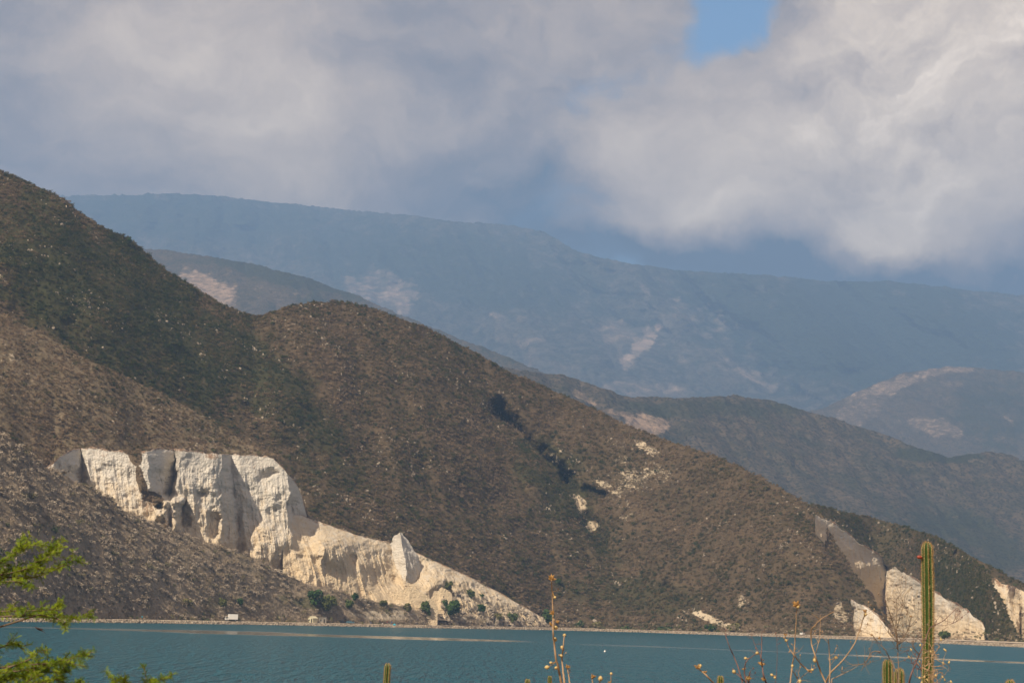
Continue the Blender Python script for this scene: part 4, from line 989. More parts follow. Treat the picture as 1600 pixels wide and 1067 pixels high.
TREES = [('tree', HILL_A, 493, 946, 30, 25, LD, 'round dark green tree above the cream hut', 'tree', 1, False), ('tree', on_cliff(664, 964), 664, 964, 22, 25, LD, 'narrow pointed dark green tree in front of the spoil heaps', 'tree', 2, True),
    ('tree', on_cliff(702, 962), 702, 962, 30, 24, LD, 'spreading dark green tree just right of the spoil heaps', 'tree', 3, False), ('shrub', on_cliff(752, 936), 752, 936, 10, 8, LD, 'small dark green shrub high on the pale rubble slope', 'shrub', 4, False),
    ('shrub', on_cliff(750, 956), 750, 956, 17, 12, LD, 'low dark green shrub in the middle of the pale rubble', 'shrub', 5, False), ('shrub', on_cliff(734, 934), 734, 934, 16, 13, LO, 'olive shrub on the rubble slope left of a small dark one', 'shrub', 6, False),
    ('shrub', on_cliff(699, 921), 699, 921, 18, 13, LO, 'olive shrub behind the smaller spoil heap', 'shrub', 7, False), ('tree', on_cliff(857, 974), 857, 974, 24, 21, LD, 'bushy green tree at the waterline behind the dry seed stalk', 'tree', 8, False),
    ('shrub', HILL_C, 902, 980, 14, 13, LD, 'green shrub by the water, left of the tan boulder', 'shrub', 9, False), ('shrub', HILL_C, 932, 981, 18, 10, LO, 'light green low shrub by the water beside a pale boulder', 'shrub', 10, False),
    ('shrub', HILL_C, 1112, 986, 20, 10, LD, 'dark green shrub below the tan bare scar at the waterline', 'shrub', 11, False), ('shrub', HILL_C, 1146, 986, 24, 9, LO, 'olive shrub at the right end of the tan bare scar', 'shrub', 12, False),
    ('shrub', HILL_C, 872, 916, 12, 10, LD, 'dark green shrub on the slope behind the dry flower head', 'shrub', 13, False), ('shrub', HILL_A, 347, 948, 16, 13, LO, 'green shrub on the near spur above the white truck', 'shrub', 14, False),
    ('shrub', HILL_A, 372, 946, 15, 14, LD, 'dark green shrub right of and above the white truck', 'shrub', 15, False), ('shrub', HILL_A, 292, 944, 18, 11, LO, 'olive green shrub left of and above the white truck', 'shrub', 16, False),
    ('shrub', HILL_A, 512, 952, 34, 18, LO, 'wide olive shrub to the right of the dark green tree', 'shrub', 17, False), ('shrub', HILL_A, 548, 950, 18, 16, LD, 'green shrub on the toe above the blue car', 'shrub', 18, False),
    ('shrub', HILL_A, 556, 937, 14, 14, LD, 'small dark shrub against the cream scree left of the pillar', 'shrub', 19, False), ('shrub', HILL_A, 600, 945, 14, 9, LO, 'low olive shrub on the toe below the pillar', 'shrub', 20, False),
    ('shrub', HILL_A, 637, 955, 14, 13, LO, 'olive shrub standing left of the pointed dark green tree', 'shrub', 21, False), ('shrub', on_cliff(778, 968), 778, 968, 18, 9, LO, 'olive shrub low on the rubble near the road', 'shrub', 22, False),
    ('shrub', on_cliff(800, 970), 800, 970, 20, 12, LO, 'dusty shrub at the foot of the rubble slope', 'shrub', 23, False), ('shrub', Vector(P(np.array([1476.]), np.array([998.]), np.array([1050.]))[0]), 1476, 998, 18, 13, LD, 'green shrub at the foot of the pale cliff right of the tall cactus', 'shrub', 24, False),
    ('shrub', HILL_C, 812, 955, 14, 7, LO, 'small shrub where the scree meets the dark slope', 'shrub', 25, False), ('tree', HILL_C, 980, 985, 26, 14, LD, 'dark green spreading tree on the waterline in the middle of the shore', 'tree', 26, False),
    ('tree', HILL_C, 1040, 988, 34, 13, LD, 'low dark tree on the waterline left of the tan bare scar', 'tree', 27, False), ('tree', HILL_C, 200, 381, 9, 9, LD, 'small dark tree standing up from the left skyline', 'tree', 28, False)]
for a in TREES: tree_thing(*a)

# ------------------------------------------------------------------ things along the far shore
M['white_paint'] = simple('white_paint', (0.72, 0.70, 0.66), 0.5, 0.08, 3); M['cream_wall'] = simple('cream_wall', (0.55, 0.50, 0.35), 0.9, 0.15, 2); M['grey_wall'] = simple('grey_wall', (0.26, 0.24, 0.21), 0.9, 0.2, 2)
M['glass_dark'] = simple('dark_glass', (0.02, 0.025, 0.03), 0.15, 0.05, 3, 0, 0.5); M['tyre'] = simple('tyre', (0.02, 0.02, 0.02), 0.9); M['blue_paint'] = simple('blue_car_paint', (0.06, 0.13, 0.17), 0.35, 0.1, 3, 0, 0.5)
M['dark_paint'] = simple('dark_car_paint', (0.03, 0.03, 0.035), 0.35, 0.1, 3, 0, 0.5); M['chrome'] = simple('rim_metal', (0.4, 0.4, 0.4), 0.4, 0.1, 3, 0.8); M['lamp'] = simple('lamp_glass', (0.6, 0.58, 0.5), 0.2)
M['navy_paint'] = simple('navy_paint', (0.03, 0.045, 0.10), 0.4, 0.1, 3, 0, 0.5); M['tin'] = simple('tin_roof', (0.30, 0.28, 0.26), 0.6, 0.3, 3); M['timber'] = simple('dark_timber', (0.05, 0.04, 0.03), 0.9, 0.3, 5)
def shore_pt(px, t, z=None):
    X = np.array([float(px)]); s_, w_ = shoreD(X), innerD(X) - shoreD(X); D = s_ + t * w_; zz = 1.4 if z is None else z
    return Vector(P(X, depth_y(X, D, zz), D)[0])
def wheel(parent, x, y, r=.33, w=.2):
    b = MB(); b.lathe([(0, r), (w, r)], (x, y, r), (0, 1, 0), 14); o = b.build('wheel', M['tyre'], parent)
    b = MB(); b.lathe([(-.01, r * .55), (w + .01, r * .55)], (x, y, r), (0, 1, 0), 10); b.build('rim', M['chrome'], o)
def car(px, t, rz, paint, label, group=None):
    o = empty('parked_car', shore_pt(px, t), rz); tag(o, label, 'car', group)
    b = MB(); b.prism([(-2.1, .35), (2.1, .35), (2.15, .7), (1.95, .92), (.95, 1.0), (-1.75, 1.0), (-2.1, .9)], -.85, .85); b.build('body', paint, o)
    b = MB(); b.prism([(-1.7, .98), (.95, .98), (.25, 1.46), (-1.3, 1.46)], -.8, .8, 0, [0, 0, .14, .14]); b.build('cabin', paint, o)
    for sgn in (-1, 1):
        b = MB(); y = sgn * .745; b.add([(-1.45, sgn * .775, 1.06), (.68, sgn * .775, 1.06), (.2, sgn * .69, 1.40), (-1.2, sgn * .69, 1.40)], [(0, 1, 2, 3)]); b.build('side_window', M['glass_dark'], o)
    b = MB(); b.add([(.97, -.7, 1.02), (.97, .7, 1.02), (.34, .62, 1.44), (.34, -.62, 1.44)], [(0, 1, 2, 3)]); b.build('windscreen', M['glass_dark'], o)
    b = MB(); b.add([(-1.74, -.7, 1.04), (-1.74, .7, 1.04), (-1.36, .62, 1.42), (-1.36, -.62, 1.42)], [(3, 2, 1, 0)]); b.build('rear_window', M['glass_dark'], o)
    for y in (-.62, .62):
        b = MB(); b.box(2.06, 2.17, y - .16, y + .16, .66, .82); b.build('headlight', M['lamp'], o)
    for x in (-1.3, 1.3):
        for y in (-.9, .7): wheel(o, x, y)
    return o
def truck(px, t, rz, label):
    o = empty('box_truck', shore_pt(px, t), rz); tag(o, label, 'truck')
    b = MB(); b.prism([(1.35, .55), (2.95, .55), (3.0, 1.25), (2.72, 2.05), (1.35, 2.05)], -.98, .98); b.build('cab', M['white_paint'], o)
    b = MB(); b.box(-2.9, 1.25, -1.08, 1.08, .85, 3.25); b.build('cargo_box', M['white_paint'], o)
    b = MB(); b.box(-2.9, 2.4, -.45, .45, .45, .8); b.build('chassis', M['tyre'], o)
    b = MB(); b.add([(3.0, -.85, 1.3), (3.0, .85, 1.3), (2.76, .8, 1.98), (2.76, -.8, 1.98)], [(0, 1, 2, 3)]); b.build('windscreen', M['glass_dark'], o)
    for sgn in (-1, 1):
        b = MB(); b.add([(1.7, sgn * .99, 1.3), (2.75, sgn * .99, 1.3), (2.55, sgn * .99, 1.92), (1.7, sgn * .99, 1.92)], [(0, 1, 2, 3)]); b.build('side_window', M['glass_dark'], o)
        b = MB(); b.box(2.93, 3.02, sgn * .7 - .14, sgn * .7 + .14, .8, 1.0); b.build('headlight', M['lamp'], o)
        b = MB(); b.box(2.6, 2.66, sgn * 1.18 - .1, sgn * 1.18 + .1, 1.5, 1.85); b.build('mirror', M['tyre'], o)
    b = MB(); b.box(2.9, 3.06, -.95, .95, .5, .72); b.build('bumper', M['grey_wall'], o)
    for x in (2.1, -1.8):
        for y in (-1.02, .76): wheel(o, x, y, .45, .26)
    return o
truck(361, 0.72, math.radians(200), 'small white box truck parked on the shore road at left')
car(547, 0.75, math.radians(4), M['blue_paint'], 'dusty blue car parked on the shore road right of the huts')
car(534, 0.98, math.radians(60), M['dark_paint'], 'black car parked behind the dusty blue car')
car(751, 0.95, math.radians(95), M['navy_paint'], 'small navy car seen end-on below the pale rubble')
car(1254, 0.7, math.radians(60), M['white_paint'], 'white car parked on the far shore right of the tan scar')
def hut(px, t, rz, w, d, h, wall, roof, label, flat=False):
    o = empty('hut', shore_pt(px, t), rz); tag(o, label, 'hut')
    b = MB()
    if flat: b.box(-w / 2, w / 2, -d / 2, d / 2, -.2, h)
    else: b.prism([(-w / 2, -.2), (w / 2, -.2), (w / 2, h * .72), (0, h), (-w / 2, h * .72)], -d / 2, d / 2)
    b.build('wall', wall, o)
    b = MB()
    if flat: b.box(-w / 2 - .25, w / 2 + .25, -d / 2 - .25, d / 2 + .25, h + .003, h + .12)
    else:
        for sgn in (-1, 1):
            b.add([(sgn * (w / 2 + .2), -d / 2 - .2, h * .72 - .08), (sgn * (w / 2 + .2), d / 2 + .2, h * .72 - .08), (0, d / 2 + .2, h + .06), (0, -d / 2 - .2, h + .06),
                   (sgn * (w / 2 + .2), -d / 2 - .2, h * .72 + .0), (sgn * (w / 2 + .2), d / 2 + .2, h * .72 + .0), (0, d / 2 + .2, h + .14), (0, -d / 2 - .2, h + .14)],
                  [(0, 1, 2, 3), (4, 5, 6, 7), (0, 1, 5, 4), (1, 2, 6, 5), (2, 3, 7, 6), (3, 0, 4, 7)])
    b.build('roof', roof, o)
    b = MB(); b.box(w * .12, w * .12 + .85, -d / 2 - .03, -d / 2 + .05, 0, 1.95); b.build('door', M['timber'], o)
    b = MB(); b.box(-w * .35, -w * .35 + .7, -d / 2 - .03, -d / 2 + .05, 1.0, 1.65); b.build('window', M['glass_dark'], o)
hut(488.5, 1.0, math.radians(-38), 3.2, 3.4, 3.1, M['cream_wall'], M['cream_wall'], 'small cream hut with a pitched roof under the dark green tree')
hut(504, 1.05, math.radians(4), 3.6, 3.0, 2.8, M['grey_wall'], M['tin'], 'flat-roofed grey shack beside the cream hut', True)
for px_, wpx, lab in ((690, 34, 'long low dark timber beam lying on the bank in front of the heaps'), (668, 10, 'short dark timber beam lying on the bank left of the long one'), (735, 26, 'dark beam on the stones below the navy car')):
    g = shore_pt(px_, 0.34, 1.1); k = g.y / FPX; L = wpx * k; o = empty('beam', g, 0.02); tag(o, lab, 'beam')
    b = MB(); b.box(-L / 2, L / 2, -.2, .2, -.1, .22); b.build('timber', M['timber'], o)
    n = max(2, int(L / 3))
    for i in range(n): b = MB(); b.box(-L / 2 + (i + .5) * L / n - .15, -L / 2 + (i + .5) * L / n + .15, -.24, .24, -.3, .26); b.build('brace', M['timber'], o)

# people: one continuous skinned body per pose
def body_mesh(name, joints, edges, radii):
    me = bpy.data.meshes.new(name); me.from_pydata(joints, edges, []); ob = bpy.data.objects.new(name, me); C.objects.link(ob)
    sk = ob.modifiers.new('skin', 'SKIN'); 
    if not me.skin_vertices: 
        bm = bmesh.new(); bm.from_mesh(me); bm.verts.layers.skin.verify(); bm.to_mesh(me); bm.free()
    for i, rr in enumerate(radii): me.skin_vertices[0].data[i].radius = (rr, rr * .85) if i in (0, 1, 2) else (rr, rr); me.skin_vertices[0].data[i].use_root = (i == 0)
    sub = ob.modifiers.new('sub', 'SUBSURF'); sub.levels = 1
    dg = bpy.context.evaluated_depsgraph_get(); res = bpy.data.meshes.new_from_object(ob.evaluated_get(dg)); res.name = name
    bpy.data.objects.remove(ob); return res
STAND = dict(j=[(0, 0, .95), (0, 0, 1.2), (0, 0, 1.42), (0, -.01, 1.52), (0, -.02, 1.68), (.17, 0, 1.42), (.24, .02, 1.14), (.25, -.06, .88), (-.17, 0, 1.42), (-.25, .0, 1.14), (-.24, -.1, .9), (.1, 0, .9), (.12, -.01, .5), (.12, .02, .08), (.13, -.14, .04), (-.1, 0, .9), (-.13, -.04, .5), (-.14, .04, .08), (-.15, -.12, .04)],
             e=[(0, 1), (1, 2), (2, 3), (3, 4), (2, 5), (5, 6), (6, 7), (2, 8), (8, 9), (9, 10), (0, 11), (11, 12), (12, 13), (13, 14), (0, 15), (15, 16), (16, 17), (17, 18)],
             r=[.15, .15, .15, .06, .105, .07, .05, .04, .07, .05, .04, .1, .07, .05, .04, .1, .07, .05, .04])
SIT = dict(j=[(0, 0, .42), (0, .03, .68), (0, .0, .88), (0, -.03, .98), (0, -.05, 1.13), (.17, 0, .88), (.24, -.1, .66), (.18, -.32, .55), (-.17, 0, .88), (-.24, -.1, .66), (-.16, -.32, .55), (.11, -.05, .42), (.16, -.44, .48), (.15, -.48, .1), (.15, -.6, .05), (-.11, -.05, .42), (-.17, -.44, .48), (-.15, -.5, .1), (-.15, -.62, .05)], e=STAND['e'], r=STAND['r'])
POSES = {'stand': body_mesh('person_body', STAND['j'], STAND['e'], STAND['r']), 'sit': body_mesh('person_body', SIT['j'], SIT['e'], SIT['r'])}
SKIN = simple('skin', (0.14, 0.08, 0.05), 0.7, 0.05)
CLOTH = {k: simple(k + '_cloth', c, 0.9, 0.1) for k, c in dict(dark=(.03, .03, .04), olive=(.10, .09, .05), cyan=(.05, .38, .50), red=(.30, .08, .07), white=(.6, .58, .55), blue=(.05, .12, .35), grey=(.18, .17, .16), brown=(.12, .08, .05)).items()}
HAIR = simple('hair', (0.015, 0.012, 0.01), 0.9)
def person(px, t, rz, pose, shirt, trousers, label, z=1.38):
    o = empty('person', shore_pt(px, t, z), rz); tag(o, label, 'person', 'people on the far shore')
    me = POSES[pose].copy(); me.materials.clear()
    for m in (SKIN, CLOTH[shirt], CLOTH[trousers]): me.materials.append(m)
    hi, lo = (1.47, .98) if pose == 'stand' else (.93, .5)
    for f in me.polygons:
        z_ = f.center.z; x_ = abs(f.center.x)
        f.material_index = 0 if z_ > hi or (pose == 'stand' and x_ > .18 and z_ < 1.12 and z_ > .7) else (1 if z_ > lo else 2); f.use_smooth = True
    link('body', me, None, o)
    hd = 1.70 if pose == 'stand' else 1.15; bm = bmesh.new(); bmesh.ops.create_uvsphere(bm, u_segments=10, v_segments=8, radius=.118)
    for v in list(bm.verts):
        if v.co.z < -.02 and v.co.y < .03: bm.verts.remove(v)
    bmesh.ops.translate(bm, verts=bm.verts, vec=(0, (-.01 if pose == 'stand' else -.04), hd)); hm = bpy.data.meshes.new('hair'); bm.to_mesh(hm); bm.free(); link('hair', hm, HAIR, o)
R = math.radians
person(222, .6, R(20), 'stand', 'cyan', 'dark', 'person in a cyan shirt standing on the road left of the truck')
person(244, .6, R(-40), 'stand', 'dark', 'dark', 'person in dark clothes between the cyan shirt and the truck')
person(187, .6, R(10), 'stand', 'dark', 'brown', 'person in dark clothes standing left of the cyan shirt')
person(573.5, .8, R(40), 'stand', 'olive', 'olive', 'person in olive clothes right of the blue car')
person(579.5, .45, R(-20), 'stand', 'dark', 'blue', 'taller dark figure at the head of the group by the water')
person(582, .35, R(60), 'stand', 'dark', 'dark', 'dark-clothed person close beside the taller dark figure')
person(597.5, .3, R(0), 'sit', 'white', 'brown', 'person in white sitting at the left end of the seated row', 1.05)
person(600.5, .34, R(-15), 'sit', 'brown', 'dark', 'person in brown sitting second in the row by the water', 1.05)
person(605, .6, R(10), 'stand', 'red', 'dark', 'person in a dull red top standing behind the seated row')
person(610, .32, R(0), 'sit', 'grey', 'blue', 'person in grey sitting left of the bright blue bundle', 1.05)
person(612, .4, R(20), 'stand', 'blue', 'dark', 'person in a blue top bending over the bright blue bundle')
person(622, .28, R(-10), 'sit', 'dark', 'dark', 'person in black sitting right of the bright blue bundle', 1.05)
person(662, .85, R(0), 'stand', 'dark', 'grey', 'lone dark figure standing on the quarry floor behind the road')
person(1258.5, .65, R(0), 'stand', 'brown', 'dark', 'person in brown standing right of the white car on the far shore')
def bundle():
    o = empty('bundle', shore_pt(616, .3, 1.08)); tag(o, 'bright blue cloth bundle among the people by the water', 'bundle')
    bm = bmesh.new(); bmesh.ops.create_icosphere(bm, subdivisions=3, radius=.75)
    for v in bm.verts: v.co = Vector((v.co.x * 1.1, v.co.y * .8, max(-.05, v.co.z * .9))) * (1 + .18 * math.sin(v.co.x * 7 + v.co.z * 9))
    me = bpy.data.meshes.new('cloth'); bm.to_mesh(me); bm.free(); link('cloth', me, CLOTH['cyan'], o)
    b = MB(); b.tube([(-.3, 0, .55), (-.1, 0, .95), (.1, 0, .95), (.3, 0, .55)], .05, 6); b.build('knot', CLOTH['cyan'], o)
bundle()
def quadruped():
    o = empty('dog', shore_pt(651, .6), R(8)); tag(o, 'dark dog standing on the pale road right of the people', 'dog')
    j = [(-.38, 0, .62), (0, 0, .60), (.34, 0, .64), (.5, 0, .82), (.62, 0, .90), (.80, 0, .84), (.32, .12, .42), (.30, .12, .2), (.34, .12, .02), (.32, -.12, .42), (.36, -.12, .2), (.40, -.12, .02),
         (-.40, .12, .44), (-.52, .12, .24), (-.48, .12, .02), (-.36, -.12, .44), (-.46, -.12, .24), (-.42, -.12, .02), (-.6, 0, .72), (-.78, 0, .86)]
    e = [(0, 1), (1, 2), (2, 3), (3, 4), (4, 5), (2, 6), (6, 7), (7, 8), (2, 9), (9, 10), (10, 11), (0, 12), (12, 13), (13, 14), (0, 15), (15, 16), (16, 17), (0, 18), (18, 19)]
    r_ = [.15, .16, .18, .11, .11, .06, .06, .045, .04, .06, .045, .04, .08, .045, .04, .08, .045, .04, .035, .02]
    me = body_mesh('dog_body', j, e, r_); link('body', me, CLOTH['dark'], o); o.scale = (1.25,) * 3
quadruped()
def buoy():
    g = P(np.array([945.]), np.array([1018.]), np.array([depth_at_z(945., 1018., 0.0)]))[0]
    o = empty('buoy', g); tag(o, 'tiny white float on the open water', 'buoy')
    b = MB(); b.lathe([(-.15, .06), (-.05, .17), (.1, .2), (.24, .14), (.32, .04)], (0, 0, 0), (0, 0, 1), 12); b.build('float', M['white_paint'], o, True)
    b = MB(); b.tube([(0, 0, .3), (0, 0, .45)], .02, 6); b.build('mast', M['white_paint'], o)
buoy()
def bird():
    D = 34.0; o = empty('bird', P(np.array([61.]), np.array([982.5]), np.array([D]))[0]); tag(o, 'dark bird gliding low over the water at left', 'bird'); m = simple('dark_feathers', (0.035, 0.02, 0.017), 0.8, 0.2, 40)
    j = [(0, 0, 0), (-.035, 0, .014), (-.055, 0, .027), (-.072, 0, .036), (.035, 0, -.018), (.075, 0, -.038)]
    me = body_mesh('bird_body', j, [(0, 1), (1, 2), (2, 3), (0, 4), (4, 5)], [.021, .019, .013, .004, .012, .004]); link('body', me, m, o, )
    for s_ in (-1, 1):
        b = MB(); b.add([(-.03, s_ * .012, .016), (.02, s_ * .016, .0), (.075, s_ * .10, -.018), (.02, s_ * .085, .012), (-.03, s_ * .012, .012), (.02, s_ * .016, -.004), (.075, s_ * .10, -.02), (.02, s_ * .085, .009)],
                        [(0, 1, 2, 3), (7, 6, 5, 4), (0, 3, 7, 4), (1, 5, 6, 2), (3, 2, 6, 7), (0, 4, 5, 1)]); b.build('wing', m, o)
    b = MB(); b.add([(.06, -.008, -.03), (.06, .008, -.03), (.112, .014, -.058), (.112, -.014, -.058), (.06, -.008, -.034), (.06, .008, -.034), (.112, .014, -.061), (.112, -.014, -.061)], [(0, 1, 2, 3), (7, 6, 5, 4), (0, 4, 5, 1), (1, 5, 6, 2), (2, 6, 7, 3), (3, 7, 4, 0)]); b.build('tail', m, o)
bird()

# ------------------------------------------------------------------ near plants: cacti
def cactus_materials():
    m, t, b = mat('cactus_skin'); pos = t.add('ShaderNodeNewGeometry').outputs['Position']
    n = t.noise(pos, 9, 4, 0.6); age = t.attr('age'); rib = t.attr('rib')
    c = t.mix(n, (0.018, 0.048, 0.008), (0.034, 0.072, 0.012)); c = t.mix(t.mapr(rib, 0.6, 1.0, 0, 0.5), c, (0.11, 0.12, 0.035))
    c = t.mix(t.mapr(t.math('ADD', age, t.math('MULTIPLY', t.math('SUBTRACT', n, .5), .6)), 0.55, 0.9), c, (0.14, 0.10, 0.05))
    t.put(b.inputs['Base Color'], c); b.inputs['Roughness'].default_value = 0.55; b.inputs['Specular IOR Level'].default_value = 0.35
    return m
M['cactus'] = cactus_materials(); M['spine'] = simple('cactus_spines', (0.34, 0.21, 0.075), 0.7, 0.3, 60); M['areole'] = simple('areole_wool', (0.55, 0.45, 0.24), 0.9, 0.2, 60); M['fruit'] = simple('cactus_fruit', (0.25, 0.05, 0.03), 0.5, 0.2, 30)
def cactus(px, py, wpx, D, label, ribs=8, seed=0, lean=0.0, fruit=False, spine=1.0):
    r = random.Random(seed); tip = P(np.array([float(px)]), np.array([float(py)]), np.array([float(D)]))[0]; Rr = wpx * D / FPX / 2
    gx = tip[0] - lean; g = gz(gx, D); H = tip[2] - g
    o = empty('cactus', (gx, D, g)); tag(o, label, 'cactus', 'columnar cacti on the near shore')
    seg = ribs * 8; nz = max(40, int(H / 0.045)); V = []; age = []; rb = []
    def centre(z): q_ = z / H; return (lean * q_ + .012 * math.sin(q_ * 9 + seed), .01 * math.sin(q_ * 7 + 1 + seed))
    zs = [-.15] + [H * i / nz for i in range(1, nz)]; zs = [z for z in zs if z < H - Rr * 1.3] + [H - Rr * 1.3 * (1 - math.sin(a * math.pi / 2 / 9)) for a in range(10)]
    def rad(z):
        top = H - Rr * 1.3
        return Rr * (1 + .05 * math.sin(z * 5.3 + seed)) * (1 if z < top else math.sqrt(max(0.0, 1 - ((z - top) / (Rr * 1.3)) ** 2)) * .97 + .03)
    for z in zs:
        cx, cy = centre(z); R_z = rad(z)
        for k in range(seg):
            a = 2 * math.pi * k / seg; w = .5 + .5 * math.cos(a * ribs); w = w ** .8; rr = R_z * (.70 + .30 * w)
            V.append((cx + rr * math.cos(a), cy + rr * math.sin(a), z)); rb.append(w); age.append(max(0, 1 - z / (H * .62)) * 1.1)
    Fq = [(i * seg + k, i * seg + (k + 1) % seg, (i + 1) * seg + (k + 1) % seg, (i + 1) * seg + k) for i in range(len(zs) - 1) for k in range(seg)]
    link('stem', np_mesh('stem', np.array(V), np.array(Fq), True, {'age': np.array(age), 'rib': np.array(rb)}), M['cactus'], o)
    sp, ar = MB(), MB(); z = max(0.1, H - 3.0); step = Rr * .30
    while z < H - .004:
        cx, cy = centre(z); R_z = rad(z) * 1.0
        for k in range(ribs):
            a = 2 * math.pi * k / ribs
            if math.sin(a) > .75: continue
            zz = z + (k % 2) * step * .5
            if zz > H: continue
            R_z = rad(zz); p_ = Vector((cx + R_z * math.cos(a), cy + R_z * math.sin(a), zz)); n_ = Vector((math.cos(a), math.sin(a), .25 + (.9 if zz > H - Rr * 1.3 else 0))).normalized()
            s_ = Rr * .12; u = n_.cross(Vector((0, 0, 1))).normalized() * s_; v = n_.cross(u).normalized() * s_
            ar.add([p_ - u, p_ - v, p_ + u, p_ + v, p_ + n_ * s_ * .9, p_ - n_ * s_ * .5], [(0, 1, 4), (1, 2, 4), (2, 3, 4), (3, 0, 4), (1, 0, 5), (2, 1, 5), (3, 2, 5), (0, 3, 5)])
            for j in range(9):
                d = (n_ + Vector((r.gauss(0, .55), r.gauss(0, .55), r.gauss(.1, .55)))).normalized(); L = Rr * r.uniform(.25, .6) * spine; w_ = d.cross(Vector((.3, .2, 1))).normalized() * Rr * .03; x_ = d.cross(w_).normalized() * Rr * .03
                sp.add([p_ - w_, p_ + w_ * .5 + x_, p_ + w_ * .5 - x_, p_ + d * L], [(0, 1, 3), (1, 2, 3), (2, 0, 3)])
        z += step
    tag(sp.build('spines', M['spine'], o), kind='stuff'); tag(ar.build('areoles', M['areole'], o), kind='stuff')
    if fruit:
        b = MB(); zf = H - 24 * D / FPX; cx, cy = centre(zf); b.lathe([(0, .008), (.02, .017), (.045, .018), (.06, .008)], (cx - Rr * .95, cy - .02, zf), Vector((-1, -.2, .12)).normalized(), 8); b.build('fruit', M['fruit'], o, True)
    return o
cactus(1449.5, 847, 16.5, 21, 'tallest columnar cactus, rising far above the water at right', 8, 1, 0.03, True)
cactus(1389, 1030, 15, 19, 'stout cactus tip left of the tall cactus, higher of a close pair', 8, 2)
cactus(1406, 1044, 15, 18.5, 'yellowish cactus tip, lower of the close pair beside the tall cactus', 8, 3)
cactus(605.5, 1036, 9.5, 38, 'lone slim cactus tip against the water left of centre', 7, 4)
cactus(823.5, 1060, 7.5, 44, 'small cactus tip left of the dry seed stalk, shorter of two', 7, 5)
cactus(858.5, 1055, 5.5, 46, 'thin cactus tip just left of the dry seed stalk', 7, 6)
cactus(1126, 1055, 9, 34, 'small cactus tip beside the drooping dry flower head', 8, 7)
cactus(1580, 1062, 15, 20, 'cactus tip barely showing in the bottom right corner', 8, 8)

# ------------------------------------------------------------------ near plants: dry stalks with seed pods
M['stalk'] = simple('dry_stalk', (0.30, 0.20, 0.12), 0.85, 0.25, 30); M['stalk_purple'] = simple('purple_brown_twig', (0.15, 0.085, 0.075), 0.85, 0.25, 30); M['pod'] = simple('seed_pod', (0.46, 0.34, 0.15), 0.75, 0.25, 60); M['husk'] = simple('brown_husk', (0.30, 0.17, 0.06), 0.85, 0.3, 60)
M['twig'] = simple('bare_twig', (0.17, 0.12, 0.085), 0.9, 0.25, 30)
def pt(px, py, D): return Vector(P(np.array([float(px)]), np.array([float(py)]), np.array([float(D)]))[0])
def curve(pts, n=5):
    """Catmull-Rom through 3D points"""
    out = []
    for i in range(len(pts) - 1):
        p0, p1, p2, p3 = pts[max(i - 1, 0)], pts[i], pts[i + 1], pts[min(i + 2, len(pts) - 1)]
        for k in range(n):
            t = k / n; out.append(.5 * ((2 * p1) + (p2 - p0) * t + (2 * p0 - 5 * p1 + 4 * p2 - p3) * t * t + (3 * p1 - p0 - 3 * p2 + p3) * t ** 3))
    return out + [pts[-1]]
